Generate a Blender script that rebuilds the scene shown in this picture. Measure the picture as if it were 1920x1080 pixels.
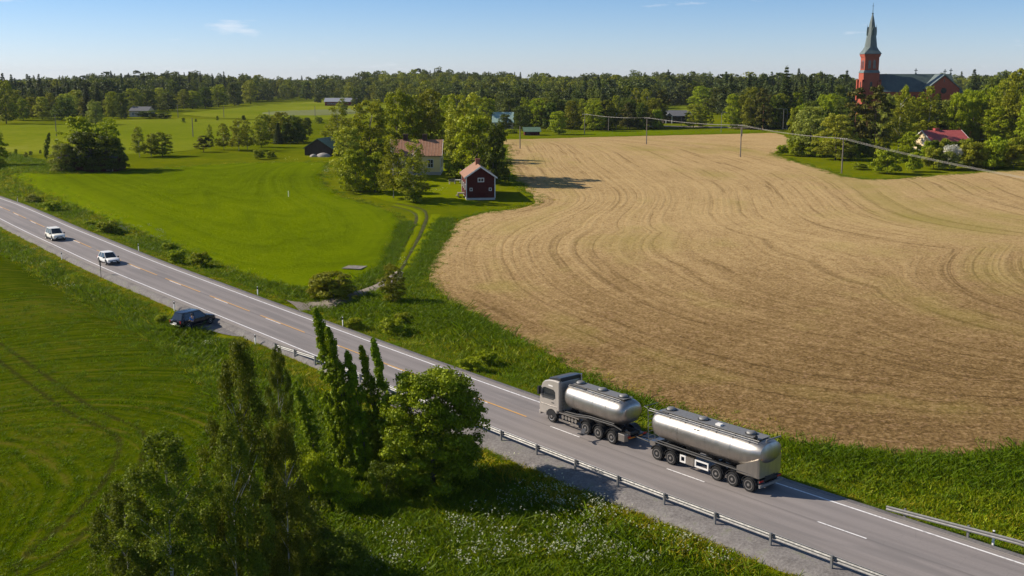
import bpy, math, random
import numpy as np
from mathutils import Vector, Matrix, Euler

random.seed(7)
rng = np.random.default_rng(7)
for o in list(bpy.data.objects):
    bpy.data.objects.remove(o)
scene = bpy.context.scene
COL = scene.collection

# ------------------------------------------------------------------ camera, sky, sun, exposure
F_PX, YH, CAMZ = 2050.0, 145.0, 26.3
PITCH = math.atan((540 - YH) / F_PX)
cam_data = bpy.data.cameras.new('camera')
cam_data.sensor_width = 36.0
cam_data.lens = 36.0 * F_PX / 1920.0
cam_data.clip_start = 0.5
cam_data.clip_end = 12000
cam = bpy.data.objects.new('camera', cam_data)
cam.location = (0, 0, CAMZ)
cam.rotation_euler = (math.pi / 2 - PITCH, 0, 0)
COL.objects.link(cam)
scene.camera = cam

SUN_EL = math.radians(33)
SUN_AZ = math.radians(-76)            # from +Y, clockwise: the sun stands to the left, a little ahead
world = bpy.data.worlds.new('World')
scene.world = world
world.use_nodes = True
wn = world.node_tree.nodes
wl = world.node_tree.links
wn.clear()
w_out = wn.new('ShaderNodeOutputWorld')
w_bg = wn.new('ShaderNodeBackground')
w_sky = wn.new('ShaderNodeTexSky')
w_sky.sky_type = 'NISHITA'
w_sky.sun_disc = False
w_sky.sun_elevation = SUN_EL
w_sky.sun_rotation = SUN_AZ
w_sky.altitude = 60
w_sky.air_density = 1.0
w_sky.dust_density = 0.15
w_sky.ozone_density = 2.0
w_bg.inputs['Strength'].default_value = 0.075
wl.new(w_bg.outputs[0], w_out.inputs[0])

# gentle grading of the sky towards the photograph's blue, and a few thin clouds
w_co = wn.new('ShaderNodeTexCoord')
w_sep = wn.new('ShaderNodeSeparateXYZ'); wl.new(w_co.outputs['Generated'], w_sep.inputs[0])
w_rmp = wn.new('ShaderNodeValToRGB')
for e_, (pp, cc) in zip([w_rmp.color_ramp.elements[0], w_rmp.color_ramp.elements.new(.5), w_rmp.color_ramp.elements[-1]],
                       [(0.0, (.90, 1.06, 1.62, 1)), (.085, (.52, .77, 1.22, 1)), (.55, (.88, .94, 1.0, 1))]):
    e_.position = pp; e_.color = cc
wl.new(w_sep.outputs[2], w_rmp.inputs[0])
w_mul = wn.new('ShaderNodeMix'); w_mul.data_type = 'RGBA'; w_mul.blend_type = 'MULTIPLY'; w_mul.inputs[0].default_value = 1
wl.new(w_sky.outputs[0], w_mul.inputs[6]); wl.new(w_rmp.outputs[0], w_mul.inputs[7])
w_map = wn.new('ShaderNodeVectorMath'); w_map.operation = 'MULTIPLY'; w_map.inputs[1].default_value = (1.0, 1.0, 7.0)
wl.new(w_co.outputs['Generated'], w_map.inputs[0])
w_off = wn.new('ShaderNodeVectorMath'); w_off.operation = 'ADD'; w_off.inputs[1].default_value = (5.3, 0.5, 5.7)
wl.new(w_map.outputs[0], w_off.inputs[0])
w_noi = wn.new('ShaderNodeTexNoise'); w_noi.inputs['Scale'].default_value = 9.0; w_noi.inputs['Detail'].default_value = 6; w_noi.inputs['Roughness'].default_value = .6
wl.new(w_off.outputs[0], w_noi.inputs['Vector'])
w_cl = wn.new('ShaderNodeMapRange'); w_cl.inputs[1].default_value = .62; w_cl.inputs[2].default_value = .73; w_cl.inputs[4].default_value = .55
wl.new(w_noi.outputs[0], w_cl.inputs[0])
w_cm = wn.new('ShaderNodeMix'); w_cm.data_type = 'RGBA'; w_cm.inputs[7].default_value = (9.0, 9.2, 9.8, 1)
wl.new(w_cl.outputs[0], w_cm.inputs[0]); wl.new(w_mul.outputs[2], w_cm.inputs[6])
wl.new(w_cm.outputs[2], w_bg.inputs[0])

sun_data = bpy.data.lights.new('sun', 'SUN')
sun_data.energy = 5.0
sun_data.angle = math.radians(0.53)
sun_data.color = (1.0, 0.90, 0.76)
sun = bpy.data.objects.new('sun', sun_data)
sdir = Vector((math.sin(SUN_AZ) * math.cos(SUN_EL), math.cos(SUN_AZ) * math.cos(SUN_EL), math.sin(SUN_EL)))
sun.rotation_euler = sdir.to_track_quat('Z', 'Y').to_euler()
sun.location = (-60, 40, 120)
COL.objects.link(sun)
scene.view_settings.view_transform = 'Standard'
scene.view_settings.look = 'None'
scene.view_settings.gamma = 1.0
scene.view_settings.exposure = 0.45
scene.view_settings.use_curve_mapping = False
scene.render.engine = 'CYCLES'
scene.cycles.max_bounces = 6
scene.cycles.transparent_max_bounces = 8

# ------------------------------------------------------------------ materials
class NT:
    """tiny helper to write node trees"""
    def __init__(s, name):
        s.m = bpy.data.materials.new(name)
        s.m.use_nodes = True
        s.n = s.m.node_tree.nodes
        s.l = s.m.node_tree.links
        s.n.clear()
        s.out = s.n.new('ShaderNodeOutputMaterial')
        s._pos = None
    def add(s, t, **kw):
        nd = s.n.new(t)
        for k, v in kw.items():
            setattr(nd, k, v)
        return nd
    def put(s, sock, v):
        if v is None:
            return
        if hasattr(v, 'is_output') or isinstance(v, bpy.types.NodeSocket):
            s.l.new(v, sock)
        elif isinstance(v, (tuple, list)):
            v = tuple(v)
            if sock.type == 'RGBA' and len(v) == 3:
                v = v + (1,)
            sock.default_value = v
        else:
            sock.default_value = v
    def pos(s):
        if s._pos is None:
            s._pos = s.n.new('ShaderNodeNewGeometry').outputs['Position']
        return s._pos
    def objco(s):
        return s.n.new('ShaderNodeTexCoord').outputs['Object']
    def attr(s, name, kind='Fac'):
        a = s.n.new('ShaderNodeAttribute')
        a.attribute_name = name
        return a.outputs[kind]
    def noise(s, vec=None, scale=1.0, detail=3.0, rough=0.55, w=None, dim='3D'):
        nd = s.add('ShaderNodeTexNoise', noise_dimensions=dim)
        if vec is not None:
            s.put(nd.inputs['Vector'], vec)
        if w is not None:
            s.put(nd.inputs['W'], w)
        nd.inputs['Scale'].default_value = scale
        nd.inputs['Detail'].default_value = detail
        nd.inputs['Roughness'].default_value = rough
        return nd.outputs['Fac']
    def math(s, op, a, b=None, clamp=False):
        nd = s.add('ShaderNodeMath', operation=op, use_clamp=clamp)
        s.put(nd.inputs[0], a)
        if b is not None:
            s.put(nd.inputs[1], b)
        return nd.outputs[0]
    def vmul(s, v, k):
        nd = s.add('ShaderNodeVectorMath', operation='MULTIPLY')
        s.put(nd.inputs[0], v)
        s.put(nd.inputs[1], k)
        return nd.outputs[0]
    def comb(s, x, y, z=0.0):
        nd = s.add('ShaderNodeCombineXYZ')
        s.put(nd.inputs[0], x); s.put(nd.inputs[1], y); s.put(nd.inputs[2], z)
        return nd.outputs[0]
    def ramp(s, fac, stops, interp='LINEAR'):
        nd = s.add('ShaderNodeValToRGB')
        nd.color_ramp.interpolation = interp
        el = nd.color_ramp.elements
        while len(el) < len(stops):
            el.new(0.5)
        for e, (p, c) in zip(el, stops):
            e.position = p
            e.color = tuple(c) + (1,) if len(c) == 3 else c
        s.put(nd.inputs[0], fac)
        return nd.outputs[0]
    def rng(s, v, a, b, c=0.0, d=1.0):
        nd = s.add('ShaderNodeMapRange')
        s.put(nd.inputs[0], v)
        for i, x in enumerate((a, b, c, d)):
            s.put(nd.inputs[i + 1], x)
        return nd.outputs[0]
    def mix(s, f, a, b, mode='MIX'):
        nd = s.add('ShaderNodeMix', data_type='RGBA', blend_type=mode)
        s.put(nd.inputs[0], f); s.put(nd.inputs[6], a); s.put(nd.inputs[7], b)
        return nd.outputs[2]
    def bump(s, h, strength=0.5, dist=0.1):
        nd = s.add('ShaderNodeBump')
        nd.inputs['Strength'].default_value = strength
        nd.inputs['Distance'].default_value = dist
        s.put(nd.inputs['Height'], h)
        return nd.outputs[0]
    def principled(s, col, rough=0.8, metal=0.0, normal=None, spec=0.3, **kw):
        p = s.add('ShaderNodeBsdfPrincipled')
        s.put(p.inputs['Base Color'], col)
        s.put(p.inputs['Roughness'], rough)
        s.put(p.inputs['Metallic'], metal)
        s.put(p.inputs['Specular IOR Level'], spec)
        if normal is not None:
            s.put(p.inputs['Normal'], normal)
        for k, v in kw.items():
            s.put(p.inputs[k], v)
        s.l.new(p.outputs[0], s.out.inputs[0])
        return s.m

M = {}
def simple(name, col, rough=0.7, metal=0.0, var=0.12, scale=3.0, spec=0.3, bump=0.0, **kw):
    t = NT(name)
    n = t.noise(t.objco(), scale, 4)
    c = t.mix(t.rng(n, .3, .7), tuple(x * (1 - var) for x in col), tuple(min(1, x * (1 + var)) for x in col))
    b = t.bump(n, bump, .02) if bump else None
    M[name] = t.principled(c, rough, metal, b, spec, **kw)
    return M[name]

def foliage(name, dark, light, trans=0.32, rough=0.55):
    t = NT(name)
    tint = t.attr('tint')
    oi = t.add('ShaderNodeObjectInfo').outputs['Random']
    c = t.ramp(tint, [(0.0, dark), (1.0, light)])
    hs = t.add('ShaderNodeHueSaturation')
    t.put(hs.inputs['Hue'], t.rng(oi, 0, 1, .494, .514))
    t.put(hs.inputs['Value'], t.rng(oi, 0, 1, .86, 1.18))
    t.put(hs.inputs['Color'], c)
    c = hs.outputs[0]
    p = t.add('ShaderNodeBsdfPrincipled')
    t.put(p.inputs['Base Color'], c)
    p.inputs['Roughness'].default_value = rough
    p.inputs['Specular IOR Level'].default_value = 0.12
    tr = t.add('ShaderNodeBsdfTranslucent')
    t.put(tr.inputs['Color'], t.mix(1.0, c, (1.15, 1.1, .45), 'MULTIPLY'))
    mx = t.add('ShaderNodeMixShader')
    mx.inputs[0].default_value = trans
    t.l.new(p.outputs[0], mx.inputs[1]); t.l.new(tr.outputs[0], mx.inputs[2])
    t.l.new(mx.outputs[0], t.out.inputs[0])
    M[name] = t.m
    return t.m

foliage('leaf_maple', (.085, .130, .002), (.30, .36, .007), .2)
foliage('leaf_bright', (0.1487, 0.1925, 0.0035), (0.4025, 0.4375, 0.0088))
foliage('leaf_birch', (0.1313, 0.1487, 0.0070), (0.3325, 0.3325, 0.0175))
foliage('leaf_nearbirch', (.055, .075, .003), (.21, .235, .018), .28)
foliage('leaf_pale', (0.2100, 0.2275, 0.0158), (0.4550, 0.4725, 0.0438))
foliage('leaf_willow', (0.1575, 0.1837, 0.0280), (0.3325, 0.3500, 0.0630))
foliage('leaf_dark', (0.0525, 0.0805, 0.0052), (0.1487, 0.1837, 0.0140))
foliage('leaf_spruce', (.03, .046, .010), (.085, .11, .02), .15)
foliage('leaf_pine', (.060, .062, .008), (.17, .15, .022), .2)
foliage('leaf_poplar', (0.0963, 0.1487, 0.0035), (0.2975, 0.3675, 0.0088), .3)
foliage('leaf_bush', (0.1313, 0.1750, 0.0035), (0.3850, 0.4113, 0.0105))
foliage('leaf_forest', (.060, .082, .009), (.19, .21, .022), .22)
foliage('leaf_bluegreen', (.036, .052, .012), (.12, .145, .032), .18)
foliage('blossom', (.55, .55, .5), (.85, .83, .78), .3)
foliage('grass_lush', (0.0991, 0.1569, 0.0017), (0.2148, 0.2891, 0.0050), .4)
foliage('grass_dark', (0.0661, 0.1123, 0.0017), (0.1487, 0.2148, 0.0033), .4)
foliage('grass_dry', (0.2148, 0.2065, 0.0066), (0.4295, 0.3469, 0.0248), .4)
foliage('flower_white', (.42, .45, .30), (.72, .72, .58), .3)
foliage('flower_blue', (.10, .09, .35), (.2, .18, .5), .2)

def bark(name, c1, c2, scale):
    t = NT(name)
    co = t.objco()
    n = t.noise(t.vmul(co, (1, 1, 3.0)), scale, 3)
    c = t.ramp(n, [(.40, c1), (.56, c2)])
    M[name] = t.principled(c, .85, 0, t.bump(n, .4, .02))
bark('bark_birch', (.05, .045, .04), (.62, .58, .52), 3.0)
bark('bark_grey', (.06, .05, .04), (.14, .12, .10), 5.0)
bark('bark_pine', (.10, .05, .03), (.30, .14, .07), 4.0)

# ---- ground
def ground_mat(name, cols, row=None, rowf=0.0, rowamt=0.0, bumps=.35, patch=.03, fine=1.6):
    t = NT(name)
    p = t.pos()
    big = t.noise(p, patch, 4, .6)
    mid = t.noise(p, .35, 4, .6)
    fin = t.noise(p, fine, 5, .7)
    mixv = t.math('ADD', t.math('MULTIPLY', big, .5), t.math('ADD', t.math('MULTIPLY', mid, .3), t.math('MULTIPLY', fin, .28)))
    h = fin
    if row:
        r = t.attr(row)
        w = t.noise(None, rowf, 3, .6, w=t.math('ADD', r, t.math('MULTIPLY', t.noise(p, .08, 2), 1.2)), dim='1D')
        mixv = t.math('ADD', mixv, t.math('MULTIPLY', t.math('SUBTRACT', w, .5), rowamt))
        h = t.math('ADD', fin, t.math('MULTIPLY', w, rowamt * 1.4))
    c = t.ramp(mixv, [(.34 + .40 * i / (len(cols) - 1), cc) for i, cc in enumerate(cols)])
    if name == 'crop_front':
        tr = t.math('ABSOLUTE', t.math('SUBTRACT', t.math('ABSOLUTE', t.attr('track')), .95))
        tf = t.rng(t.math('ADD', tr, t.math('MULTIPLY', t.noise(p, .6, 3), .35)), .25, .55, .75, 0)
        c = t.mix(tf, c, (.035, .034, .008))
    M[name] = t.principled(c, .95, 0, t.bump(h, bumps, .25), 0.0)
    return M[name]

ground_mat('meadow', [(.055, .075, .001), (.085, .11, .001), (.13, .145, .002), (.20, .19, .012)])
ground_mat('verge_ground', [(.028, .055, .001), (.05, .08, .001), (.085, .11, .002), (.13, .13, .01)], bumps=.6)
ground_mat('lawn', [(.10, .135, .001), (.145, .175, .001), (.19, .205, .003)])
ground_mat('far_meadow', [(.085, .12, .002), (.125, .16, .004), (.175, .195, .012), (.26, .25, .05)], patch=.012)
ground_mat('grey_crop', [(.13, .145, .055), (.16, .175, .07), (.18, .195, .085)], patch=.01)
ground_mat('crop_back', [(.068, .096, .0005), (.108, .148, .0005), (.145, .178, .001)], 'row', .8, .40, .6, .02)
ground_mat('crop_front', [(.018, .034, .0005), (.040, .066, .0005), (.074, .096, .001), (.115, .105, .012)], 'row', 1.5, .60, 1.0, .03, 2.6)

def stubble():
    t = NT('stubble')
    p = t.pos()
    r = t.attr('row')
    rw = t.math('ADD', r, t.math('MULTIPLY', t.noise(p, .03, 2), 1.0))
    v = t.comb(rw, t.math('MULTIPLY', t.noise(p, .02, 2), 2.0))
    wide = t.noise(v, .22, 2, .5)
    line = t.noise(v, 2.2, 2, .55)
    grain = t.noise(p, 3.4, 3, .7)
    clod = t.noise(t.vmul(p, (1, 1, 1)), 1.1, 3, .7)
    big = t.noise(p, .018, 4, .6)
    mid = t.noise(p, .12, 4, .65)
    x = t.math('ADD', t.math('MULTIPLY', wide, .08), t.math('ADD', t.math('MULTIPLY', line, .21), t.math('ADD', t.math('MULTIPLY', grain, .55), t.math('ADD', t.math('MULTIPLY', clod, .26), t.math('MULTIPLY', mid, .14)))))
    x = t.math('ADD', x, t.attr('dry'))
    c = t.ramp(x, [(.40, (.085, .052, .020)), (.52, (.178, .112, .045)), (.62, (.285, .188, .083)), (.76, (.465, .328, .153))])
    c = t.mix(t.math('MULTIPLY', t.rng(line, .32, .40, 1, 0), .30), c, (.07, .046, .018))
    pk = t.noise(p, 1.7, 2)
    c = t.mix(t.rng(pk, .55, .7, 0, .3), c, (.36, .22, .13))
    g = t.rng(t.math('ADD', t.math('MULTIPLY', big, .5), t.math('ADD', t.math('MULTIPLY', wide, .3), t.math('MULTIPLY', mid, .2))), .50, .64, 0, .62)
    c = t.mix(g, c, (.20, .180, .03))
    M['stubble'] = t.principled(c, .95, 0, t.bump(t.math('ADD', grain, line), .7, .14), 0.0)
stubble()

def asphalt():
    t = NT('asphalt')
    uv = t.add('ShaderNodeUVMap').outputs[0]
    sp = t.add('ShaderNodeSeparateXYZ'); t.put(sp.inputs[0], uv)
    lat = sp.outputs[0]
    p = t.pos()
    fin = t.noise(p, 9, 4, .7)
    lon = t.noise(t.vmul(uv, (1.1, .035, 0)), 1.6, 4, .6)
    big = t.noise(p, .12, 3)
    tr = t.math('ABSOLUTE', t.math('SUBTRACT', t.math('ABSOLUTE', lat), 1.75))
    wheel = t.rng(t.math('ABSOLUTE', t.math('SUBTRACT', tr, .78)), .0, .5, 1, 0)
    x = t.math('ADD', t.math('MULTIPLY', fin, .25), t.math('ADD', t.math('MULTIPLY', lon, .55), t.math('MULTIPLY', big, .2)))
    c = t.ramp(x, [(.3, (.185, .165, .155)), (.55, (.25, .222, .208)), (.75, (.30, .268, .25))])
    c = t.mix(t.math('MULTIPLY', wheel, t.rng(lon, .35, .65, .18, .55)), c, (.150, .134, .126))
    seam = t.rng(t.math('ABSOLUTE', t.math('ADD', lat, t.math('MULTIPLY', t.math('SUBTRACT', big, .5), .25))), .0, .16, .6, 0)
    c = t.mix(seam, c, (.12, .108, .10))
    pt = t.noise(t.vmul(uv, (.5, .06, 0)), 1.0, 2)
    c = t.mix(t.rng(pt, .58, .61, 0, .35), c, (.15, .138, .132))
    edge = t.rng(t.math('ADD', t.math('ABSOLUTE', lat), t.math('MULTIPLY', t.noise(p, 1.1, 3), .7)), 3.95, 4.35, 0, .6)
    c = t.mix(edge, c, (.30, .26, .22))
    # fine transverse and wandering cracks
    vo = t.add('ShaderNodeTexVoronoi', feature='DISTANCE_TO_EDGE')
    t.put(vo.inputs['Vector'], t.vmul(p, (.16, .16, .16)))
    crack = t.math('MULTIPLY', t.rng(vo.outputs['Distance'], 0, .006, 1, 0), t.rng(t.noise(p, .09, 2), .52, .6))
    c = t.mix(t.math('MULTIPLY', crack, .6), c, (.05, .05, .05))
    M['asphalt'] = t.principled(c, .8, 0, t.bump(fin, .25, .02), .25)
asphalt()

def gravel(name, c1, c2, c3, green=0.3):
    t = NT(name)
    p = t.pos()
    f = t.noise(p, 6, 4, .8); m_ = t.noise(p, .7, 4, .65)
    c = t.ramp(t.math('ADD', t.math('MULTIPLY', f, .6), t.math('MULTIPLY', m_, .4)), [(.35, c1), (.5, c2), (.68, c3)])
    c = t.mix(t.math('MULTIPLY', t.rng(m_, .56, .68), green), c, (.09, .12, .02))
    M[name] = t.principled(c, .9, 0, t.bump(f, .6, .05), .15)
gravel('gravel', (.10, .09, .085), (.18, .165, .155), (.28, .26, .245), .35)
gravel('rut', (.025, .030, .004), (.045, .048, .008), (.11, .095, .03), .9)
gravel('dirt_track', (.15, .12, .09), (.25, .21, .17), (.36, .31, .27), .5)

def paint(name, col):
    t = NT(name)
    n = t.noise(t.pos(), 5, 4, .7)
    c = t.mix(t.rng(n, .52, .72), col, (.25, .24, .24))
    M[name] = t.principled(c, .6, 0, None, .3)
paint('paint_white', (.78, .76, .74)); paint('paint_yellow', (.72, .36, .035))

def streaks(name, c1, c2, metal, rough, sc=(1, 1, .25), scale=3.0, **kw):
    t = NT(name)
    n = t.noise(t.vmul(t.objco(), sc), scale, 5, .65)
    c = t.mix(t.rng(n, .35, .68), c1, c2)
    M[name] = t.principled(c, t.rng(n, .3, .7, rough - .06, rough + .08), metal, t.bump(n, .06, .02), .5, **kw)
streaks('tank_steel', (.48, .445, .40), (.35, .325, .295), 1.0, .38, (1, 1, .2), 1.8)
streaks('cab_paint', (.48, .435, .385), (.42, .38, .335), .35, .34, (1, 1, .3), 1.5)
streaks('galvanised', (.26, .255, .245), (.19, .187, .182), .5, .6, (1, 1, 1), 5.0)
simple('dark_steel', (.035, .034, .034), .6, .2)
simple('black_plastic', (.02, .02, .021), .55)
simple('rubber', (.018, .018, .018), .85)
simple('rim_alloy', (.45, .43, .41), .35, .9)
simple('roof_visor', (.05, .055, .062), .28, .3)
simple('white_paint', (.80, .79, .76), .3, 0, .04)
simple('cream_paint', (.80, .77, .68), .3, 0, .04)
simple('navy_paint', (.006, .008, .014), .16, .2, .1, spec=.6)
simple('glass', (.018, .022, .024), .06, 0, .1, spec=.8)
simple('lamp_glass', (.55, .55, .55), .12, .4)
simple('lamp_red', (.45, .03, .02), .3)
simple('orange', (.75, .28, .03), .5)
simple('chrome', (.7, .68, .66), .2, 1.0)
simple('trim_white', (.72, .70, .66), .7, 0, .06)
simple('brick_dark', (.075, .045, .038), .9, 0, .25, 6)
simple('brick_chimney', (.26, .10, .06), .9, 0, .25, 6)
simple('concrete', (.42, .39, .35), .9, 0, .15, 2)
simple('wood_grey', (.22, .19, .16), .9, 0, .25, 3)
simple('pole_wood', (.20, .17, .14), .9, 0, .2, 2)
simple('wire_metal', (.34, .32, .28), .6, .1)
simple('window_dark', (.03, .035, .04), .12, 0, .2, spec=.6)
simple('dark_roof', (.11, .11, .115), .7)
simple('grey_roof', (.30, .31, .34), .55, .2)
simple('skin', (.55, .32, .22), .6)
simple('blue_cloth', (.02, .13, .45), .8)
simple('dark_cloth', (.012, .013, .02), .9)
simple('shoe_white', (.8, .8, .8), .6)
simple('hair_brown', (.05, .03, .02), .7)
simple('bird_grey', (.075, .078, .085), .7, 0, .3, 20)
simple('stone_grey', (.32, .29, .26), .9, 0, .3, 3, bump=.4)

def boards(name, c1, c2, axis=0, period=.18):
    t = NT(name)
    co = t.objco()
    sp = t.add('ShaderNodeSeparateXYZ'); t.put(sp.inputs[0], co)
    w = t.math('ABSOLUTE', t.math('SUBTRACT', t.math('FRACT', t.math('DIVIDE', t.math('ADD', sp.outputs[0], sp.outputs[1]), period)), .5))
    n = t.noise(t.vmul(co, (4, 4, .5)), 1.4, 4, .65)
    c = t.mix(t.rng(n, .3, .72), c1, c2)
    M[name] = t.principled(c, .85, 0, t.bump(t.rng(w, .40, .47, 1, 0), .5, .02), .2)
boards('boards_red', (.085, .012, .009), (.06, .010, .008))
boards('boards_redbright', (.26, .035, .022), (.20, .03, .02))
boards('boards_yellow', (.90, .70, .33), (.84, .64, .29))
boards('boards_dark', (.045, .034, .028), (.075, .055, .042))
boards('boards_cream', (.66, .52, .32), (.60, .47, .28))
streaks('roof_rust', (.34, .175, .10), (.26, .125, .07), .0, .55, (1, 1, 1), 1.2)
streaks('roof_red', (.36, .06, .05), (.31, .055, .048), .0, .5, (1, 1, 1), 1.0)
streaks('roof_green', (.10, .17, .10), (.07, .125, .075), .0, .6, (1, 1, 1), 1.2)
streaks('roof_teal', (.30, .42, .36), (.24, .35, .30), .0, .55, (1, 1, 1), 1.2)
streaks('copper_green', (.135, .165, .150), (.085, .115, .115), .0, .6, (1, 1, .35), .7)
streaks('copper_dark', (.075, .105, .092), (.05, .075, .07), .0, .55, (1, 1, .35), .6)
def brick(name, c1, c2, mortar):
    t = NT(name)
    co = t.objco()
    b = t.add('ShaderNodeTexBrick')
    sp = t.add('ShaderNodeSeparateXYZ'); t.put(sp.inputs[0], co)
    t.put(b.inputs['Vector'], t.comb(t.math('ADD', sp.outputs[0], sp.outputs[1]), sp.outputs[2]))
    b.inputs['Scale'].default_value = 3.2
    b.inputs['Color1'].default_value = c1 + (1,); b.inputs['Color2'].default_value = c2 + (1,)
    b.inputs['Mortar'].default_value = mortar + (1,)
    b.inputs['Mortar Size'].default_value = .012
    n = t.noise(co, .5, 4)
    c = t.mix(t.rng(n, .35, .7, 0, .45), b.outputs[0], tuple(x * .65 for x in c1))
    M[name] = t.principled(c, .9, 0, None, .2)
brick('church_brick', (.40, .085, .045), (.33, .066, .038), (.30, .16, .12))

# ------------------------------------------------------------------ projection and terrain
CP, SP = math.cos(PITCH), math.sin(PITCH)
def ray(px, py):
    u = (px - 960) / F_PX; v = (py - 540) / F_PX
    return np.array([u, CP - v * SP, -SP - v * CP])
def plane(px, py, z=0.0):
    d = ray(px, py)
    return np.array([0, 0, CAMZ]) + d * ((z - CAMZ) / d[2])
def at_depth(px, py, zc):
    return np.array([0, 0, CAMZ]) + ray(px, py) * zc

_ce = [(0, 387.5, 3.0), (87.5, 429, 2.6), (237, 494, 1.9), (372, 548, 1.0), (557.5, 621, .15), (760, 699, 0), (882.5, 744, 0), (984, 783, 0),
       (1085.5, 821.5, 0), (1249.5, 880, 0), (1318.5, 905, 0), (1527.5, 977.5, 0), (1619, 1009, 0)]
_C = np.array([plane(a, b, c) for a, b, c in _ce])[::-1]
RY = np.arange(-60, 520, 1.0)
def _ext(y, Y, X):
    r = np.interp(y, Y, X)
    s0 = (X[3] - X[0]) / (Y[3] - Y[0]); s1 = (X[-1] - X[-4]) / (Y[-1] - Y[-4])
    return np.where(y < Y[0], X[0] + s0 * (y - Y[0]), np.where(y > Y[-1], X[-1] + s1 * (y - Y[-1]), r))
def _smooth(a, k):
    ker = np.hanning(2 * k + 1); ker /= ker.sum()
    return np.convolve(np.pad(a, k, mode='reflect', reflect_type='odd'), ker, 'valid')
RX = _smooth(_ext(RY, _C[:, 1], _C[:, 0]), 16)
RZ = _smooth(np.interp(RY, _C[:, 1], _C[:, 2]) + np.clip(RY - _C[-1, 1], 0, 400) * .006, 25)
RS = np.gradient(RX, RY)
ARC = np.concatenate([[0], np.cumsum(np.hypot(np.diff(RX), 1.0))])
def xr(y): return np.interp(y, RY, RX)
def zr(y): return np.interp(y, RY, RZ)
def road_lat(x, y):
    return (x - xr(y)) / np.sqrt(1 + np.interp(y, RY, RS) ** 2)
def road_pt(s, lat=0.0):
    """arc length (grows away from the camera) and offset (+ = far side) to x, y, z and heading"""
    y = np.interp(s, ARC, RY)
    sl = np.interp(y, RY, RS)
    k = np.sqrt(1 + sl * sl)
    return np.array([xr(y) + lat / k, y - lat * sl / k, zr(y)]), math.atan2(1 / k, sl / k)
def road_s(px, py):
    P = plane(px, py, 0)
    for _ in range(12):
        P = plane(px, py, float(zr(P[1])))
    l = float(road_lat(P[0], P[1])); sl = float(np.interp(P[1], RY, RS))
    return float(np.interp(P[1] + l * sl / math.sqrt(1 + sl * sl), RY, ARC)), l

_ctl = [(100, 372, 3.4), (300, 450, 2.0), (500, 525, .5), (620, 545, .3), (350, 400, 3.3), (600, 450, 1.8), (700, 480, 1.3),
        (200, 330, 6.2), (400, 310, 6.6), (560, 305, 6.8), (650, 400, 3.3), (740, 420, 2.8), (165, 322, 6.9), (600, 292, 7.2),
        (790, 318, 6.9), (900, 375, 4.5), (868, 340, 5.7), (990, 385, 4.2), (850, 420, 3.0), (820, 500, 1.5), (950, 600, .6), (1000, 640, .4),
        (1200, 740, .1), (1440, 810, -.1), (1700, 855, -.4), (1920, 845, -.2), (1000, 300, 6.0), (1212, 271, 5.8), (1388, 295, 5.7),
        (1578, 325, 4.7), (1900, 322, 4.8), (1100, 256, 6.2), (1450, 250, 6.4), (1770, 280, 7.6), (1500, 450, 2.9), (1800, 500, 2.4),
        (1300, 450, 3.0), (1100, 500, 1.9), (1500, 600, 1.3), (1800, 700, .4), (1300, 650, .7), (50, 520, 1.2), (200, 640, .1), (100, 800, -.9),
        (300, 1000, -1.4), (0, 1080, -1.6), (400, 720, -.6), (600, 800, -1.2), (700, 950, -1.6), (1000, 1000, -1.7), (1300, 1060, -1.7),
        (60, 240, 7.2), (100, 280, 7.0), (400, 260, 7.2), (400, 212, 7.8), (640, 208, 7.4), (1050, 245, 6.6), (1300, 236, 7.0), (1700, 250, 8.4)]
_cw = np.array([plane(a, b, c) for a, b, c in _ctl] + [(-260, 90, .5), (-150, 15, -1.6), (0, 0, -1.7), (110, 10, -1.5), (190, 80, .4), (260, 260, 7),
               (-320, 320, 8), (330, 520, 12), (157, 485, 11.0), (-420, 640, 9), (0, 640, 7.5), (500, 700, 12), (-200, -150, -1.6), (200, -150, -1.5)])
def _tps(r2): return np.where(r2 > 0, r2 * np.log(np.maximum(r2, 1e-9)), 0.0) * 1e-4
_n = len(_cw)
_A = np.zeros((_n + 3, _n + 3))
_d2 = ((_cw[:, None, :2] - _cw[None, :, :2]) ** 2).sum(-1)
_A[:_n, :_n] = _tps(_d2) + np.eye(_n) * 1.2
_A[:_n, _n] = 1; _A[:_n, _n + 1:] = _cw[:, :2] / 100
_A[_n, :_n] = 1; _A[_n + 1:, :_n] = _cw[:, :2].T / 100
_wt = np.linalg.solve(_A, np.concatenate([_cw[:, 2], [0, 0, 0]]))
def sstep(a, b, x):
    t = np.clip((x - a) / (b - a), 0, 1)
    return t * t * (3 - 2 * t)
_tops = np.array([(-400, 148), (0, 153), (90, 158), (200, 146), (330, 143), (450, 149), (590, 155), (650, 150), (720, 142), (800, 138), (880, 140), (960, 146), (1000, 149),
                  (1100, 146), (1250, 143), (1400, 149), (1560, 152), (1700, 152), (1850, 150), (2000, 140), (2400, 140)])
LAYBY = plane(376, 606, float(zr(plane(376, 606, .4)[1])) - .34)       # level gravel pull-out
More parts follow.
